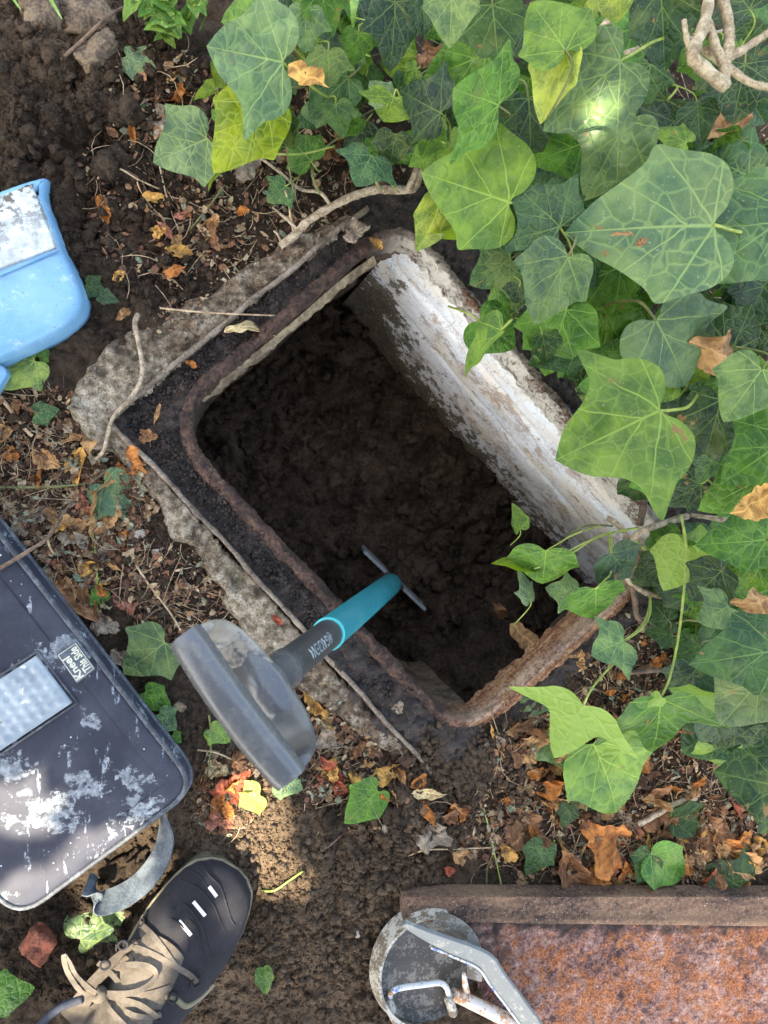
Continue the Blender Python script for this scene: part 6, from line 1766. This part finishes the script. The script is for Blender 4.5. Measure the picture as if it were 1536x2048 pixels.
green('olive leaf fragment beside the long olive one in litter', 1345, 1640, 1440, 1620, 4, 'k', 0, None, .7)
green('faded green leaf in the middle of the litter', 1140, 1610, 1128, 1660, 0, 'k', 0, None, .9)
green('dark leaf behind the yellow-green leaf', 1185, 1560, 1170, 1640, 0, 'd', 0, None, .9)

# ------------------------------------------------------------------ weeds, grass
weed = thing('weed', 'small green weed with paired leaves at the top left', 'weed', G(345, 60))
wr = random.Random(5)
for (x0, y0, x1, y1, z1) in ((360, 80, 300, 20, .05), (350, 70, 330, -10, .06), (370, 60, 400, 10, .06), (340, 80, 330, 70, .04), (360, 70, 345, 40, .05), (355, 60, 270, 0, .05)):
    b = MB(); a, e = G(x0, y0), P(x1, y1, z1); mid = (a + e) / 2 + Vector((0, 0, .02))
    pts = crom([a, mid, e], 6); b.tube(pts, .0011, .0008, 5); b.build('stem', M_petiole, weed)
    for k in range(3, len(pts), 4):
        for sg in (-1, 1):
            d = (pts[min(k + 1, len(pts) - 1)] - pts[k - 1]).normalized(); sd_ = d.cross(Vector((0, 0, 1))).normalized() * sg
            L = wr.uniform(.014, .028); tip = pts[k] + (sd_ * .8 + d * .6).normalized() * L + Vector((0, 0, .002))
            mt, L = frame(pts[k], tip, wr.uniform(-.4, .4), Vector((0, 0, 1)))
            o = bpy.data.objects.new('leaf', DR[7] if len(DR) > 7 else IV[4]); C.objects.link(o)
            o.matrix_basis = mt @ Matrix.Diagonal((L * .75, L, L, 1)); o.color = tone(wr.choice('glgl'), wr); par(o, weed)
def blade(label, pts, w_):
    b = MB(); p = crom(PL(pts), 6); m_ = len(p)
    b.ribbon(p, Vector((.8, .5, .2)), [w_ * (1 - .85 * (i / (m_ - 1)) ** 1.5) for i in range(m_)], .0005)
    tag(b.build('grass_blade', M_grass, None, True, 40), label, 'grass blade')
blade('green grass blade at the very top left corner', [(10, -30, .0), (25, -5, .04), (42, 20, .05)], .005)
blade('long grass blade over the top left stones', [(85, -30, .0), (102, 0, .05), (124, 38, .06)], .006)
blade('grass blade among the ivy at the top edge', [(712, -30, .2), (708, 10, .21), (706, 55, .19)], .012)
blade('thin grass blade beside the weed', [(400, 60, .0), (412, 25, .04), (405, -10, .06)], .003)

# ------------------------------------------------------------------ stones
def rock(name, label, cat, c, r, m, seed, sq=(1, 1, .7), blocky=0.0):
    bm = bmesh.new(); bmesh.ops.create_icosphere(bm, subdivisions=4, radius=1)
    rr_ = random.Random(seed); ox, oy = rr_.uniform(0, 50), rr_.uniform(0, 50)
    rot = Matrix.Rotation(rr_.uniform(0, 6.28), 3, 'Z')
    for v in bm.verts:
        q = v.co.copy()
        if blocky:
            mx = max(abs(q.x), abs(q.y), abs(q.z)); q = q.lerp(q / mx * .8, blocky)
        n_ = float(fbm(np.array([q.x * 1.3 + ox + q.z]), np.array([q.y * 1.3 + oy - q.z * .7]), 1.1, 171, 4, .55)[0])
        q = q * (1 + (.42 if name != 'soil_lump' else 1.0) * n_ + (.30 * float(fbm(np.array([q.x * 4 + ox]), np.array([q.y * 4 + q.z * 3 + oy]), 1.1, 177, 4, .65)[0]) if name == 'soil_lump' else 0))
        v.co = rot @ Vector((q.x * sq[0], q.y * sq[1], q.z * sq[2])) * r + Vector(c)
    me = bpy.data.meshes.new(name); bm.to_mesh(me); bm.free()
    return tag(link(name, me, m), label, cat)
rock('stone', 'tan stone half buried under the grass blade, top left', 'stone', G(82, 22, -.004), .026, M_stone, 1, (1.1, .9, .7), .4)
rock('stone', 'long brownish stone right of the tan one, top left', 'stone', G(165, 38, -.004), .030, M_stone, 2, (1.3, .8, .6), .5)
rock('stone', 'narrow stone standing at the heap\'s upper right edge', 'stone', G(196, 100, -.004), .020, M_stone, 3, (.7, 1.5, .7), .4)
rock('brick_fragment', 'broken red brick lump below the kneeling pad', 'brick', G(80, 1884, .010), .020, M_brick, 4, (1, 1, .9), .75)
for lb, px, py, r in (('pale pebble on the crumbly soil near the cover', 715, 1868, .006), ('pebble beside the moss patch on the concrete', 536, 1218, .006), ('pale pebble under the ribbed leaf', 314, 1104, .007), ('small white pebble by the dirty green leaf', 378, 1234, .004), ('round pebble beside the concrete\'s lower edge', 416, 1178, .004), ('brown pebble between the pad and grip', 360, 1410, .010), ('flat grey chip near the ribbed leaf', 275, 1158, .009), ('grey chip left of the pebble by the ribbed leaf', 300, 1122, .006), ('pale lump of mortar at the frame\'s lower part', 508, 1190, .010), ('cream pebble in the litter by the cover', 1256, 1745, .006), ('white chip on the dry soil by the pad', 480, 1655, .006), ('grey pebble on the soil below the grip', 745, 1560, .008), ('round clod by the tan leaf', 680, 1482, .006), ('pale stone chip below the green stem', 278, 1068, .009)):
    rock('pebble', lb, 'pebble', (lambda q: (q.x, q.y, max(q.z, -.02)))(G(px, py, -.001)), r * .8, M_palestone if 'pale' in lb or 'white' in lb or 'cream' in lb else M_stone, hash(lb) % 1 + int(px), (1.2, .8, .55), .6)
rock('soil_lump', 'crumbly tan lump of soil held in the pad\'s strap', 'soil lump', G(258, 1735, .006), .022, M_soil, 9, (1.3, .9, .7), .1)
for lb, px, py, r in (('big loose clod beside the half buried leaf', 790, 1640, .020), ('dark clod below the grip end', 668, 1650, .016), ('clod on the heap\'s lower edge', 225, 330, .018), ('large clod at the heap\'s right side', 240, 215, .020)):
    rock('soil_lump', lb, 'soil lump', G(px, py, .0), r, M_soil, int(px), (1, 1, .8), 0)

# ------------------------------------------------------------------ the tree that shades the place
tree = thing('tree', 'leafy tree standing beyond the picture, shading the ground with dappled gaps', 'tree', (-2.5, -.1, -.02))
M_bark = mat_simple('tree bark', (0.05, 0.038, 0.028), (0.14, 0.11, 0.085), 30, .9, 1, .01)
M_crown = mat_simple('tree foliage', (0.045, 0.085, 0.02), (0.08, 0.13, 0.035), 8, .6, .2, .002)
b = MB()
cc = Vector((0.30, -.05, 0)) + SUN_DIR * 2.3
b.tube(crom([Vector((-2.5, -.1, -.1)), Vector((-2.45, -.12, 1.0)), Vector((-2.3, -.2, 1.7)), Vector((-2.0, -.3, 2.4))], 8), .13, .08, 12); 
b.build('trunk', M_bark, tree)
for k, e in enumerate((cc, cc + Vector((-.5, .5, .2)), cc + Vector((.5, .1, .1)), cc + Vector((.5, .6, .3)), cc + Vector((-.2, .7, .1)))):
    b = MB(); b.tube(crom([Vector((-2.0, -.3, 2.3 - .08 * k)), Vector((-2.0, -.3, 2.35)).lerp(e, .5) + Vector((0, 0, .12)), e], 6), .05, .012, 8); b.build('branch', M_bark, tree)
GAPS = [(95, 1795, 66, 40, .02), (225, 1690, 34, 26, .02), (40, 1600, 30, 30, .02), (255, 1930, 62, 44, .07), (170, 2010, 80, 40, .07), (525, 1650, 40, 66, -.01), (515, 1590, 40, 30, 0), (570, 1735, 56, 14, -.01), (205, 1780, 20, 6, 0), (1192, 214, 10, 4, .32)]
tr = np.random.default_rng(3)
e1_ = SUN_DIR.orthogonal().normalized(); e2_ = SUN_DIR.cross(e1_)
gs_ = .027; ga_ = np.arange(-1.4, 1.4, gs_)
A_ = np.concatenate([np.stack(np.meshgrid(ga_ + o1, ga_ + o2), -1).reshape(-1, 2) for o1, o2 in ((0, 0), (.012, .014), (.02, .004), (.007, .022))])
A_ = A_ + tr.uniform(-.014, .014, A_.shape); D_ = tr.normal(0, .22, len(A_))
keepm = (np.hypot(A_[:, 0], A_[:, 1]) < 1.25 + .15 * np.sin(5 * np.arctan2(A_[:, 1], A_[:, 0])))
A_ = A_[keepm]; D_ = D_[keepm]
cen = np.array(cc)[None] + A_[:, :1] * np.array(e1_)[None] + A_[:, 1:] * np.array(e2_)[None] + D_[:, None] * np.array(SUN_DIR)[None]
g = cen - cen[:, 2:] / SUN_DIR.z * np.array(SUN_DIR)[None]
okg = np.ones(len(g), bool)
for px, py, rx, ry, gz in GAPS:
    c = P(px, py, gz); s_ = .00066 * (1 - gz); c = c - SUN_DIR * (gz / SUN_DIR.z)
    okg &= (((g[:, 0] - c.x) / (rx * s_ + .036)) ** 2 + ((g[:, 1] - c.y) / (ry * s_ + .036)) ** 2) > 1
cen = cen[okg]; n = len(cen)
t_ = tr.normal(size=(n, 3)); t_ /= np.linalg.norm(t_, axis=1)[:, None]
o_ = np.cross(t_, np.array(SUN_DIR)[None] + tr.normal(0, .35, (n, 3))); o_ /= np.linalg.norm(o_, axis=1)[:, None]
L_ = tr.uniform(.030, .048, n)[:, None]
V = np.stack([cen - t_ * L_, cen + o_ * L_ * .55 - t_ * L_ * .2, cen + o_ * L_ * .4 + t_ * L_ * .4, cen + t_ * L_, cen - o_ * L_ * .4 + t_ * L_ * .4, cen - o_ * L_ * .55 - t_ * L_ * .2], 1).reshape(-1, 3)
f = np.array([[0, 1, 2, 3], [0, 3, 4, 5]])[None] + (np.arange(n) * 6)[:, None, None]
cr_ = npmesh('crown', V, f.reshape(-1, 4), M_crown, tree, False)
cr_['kind'] = 'stuff'
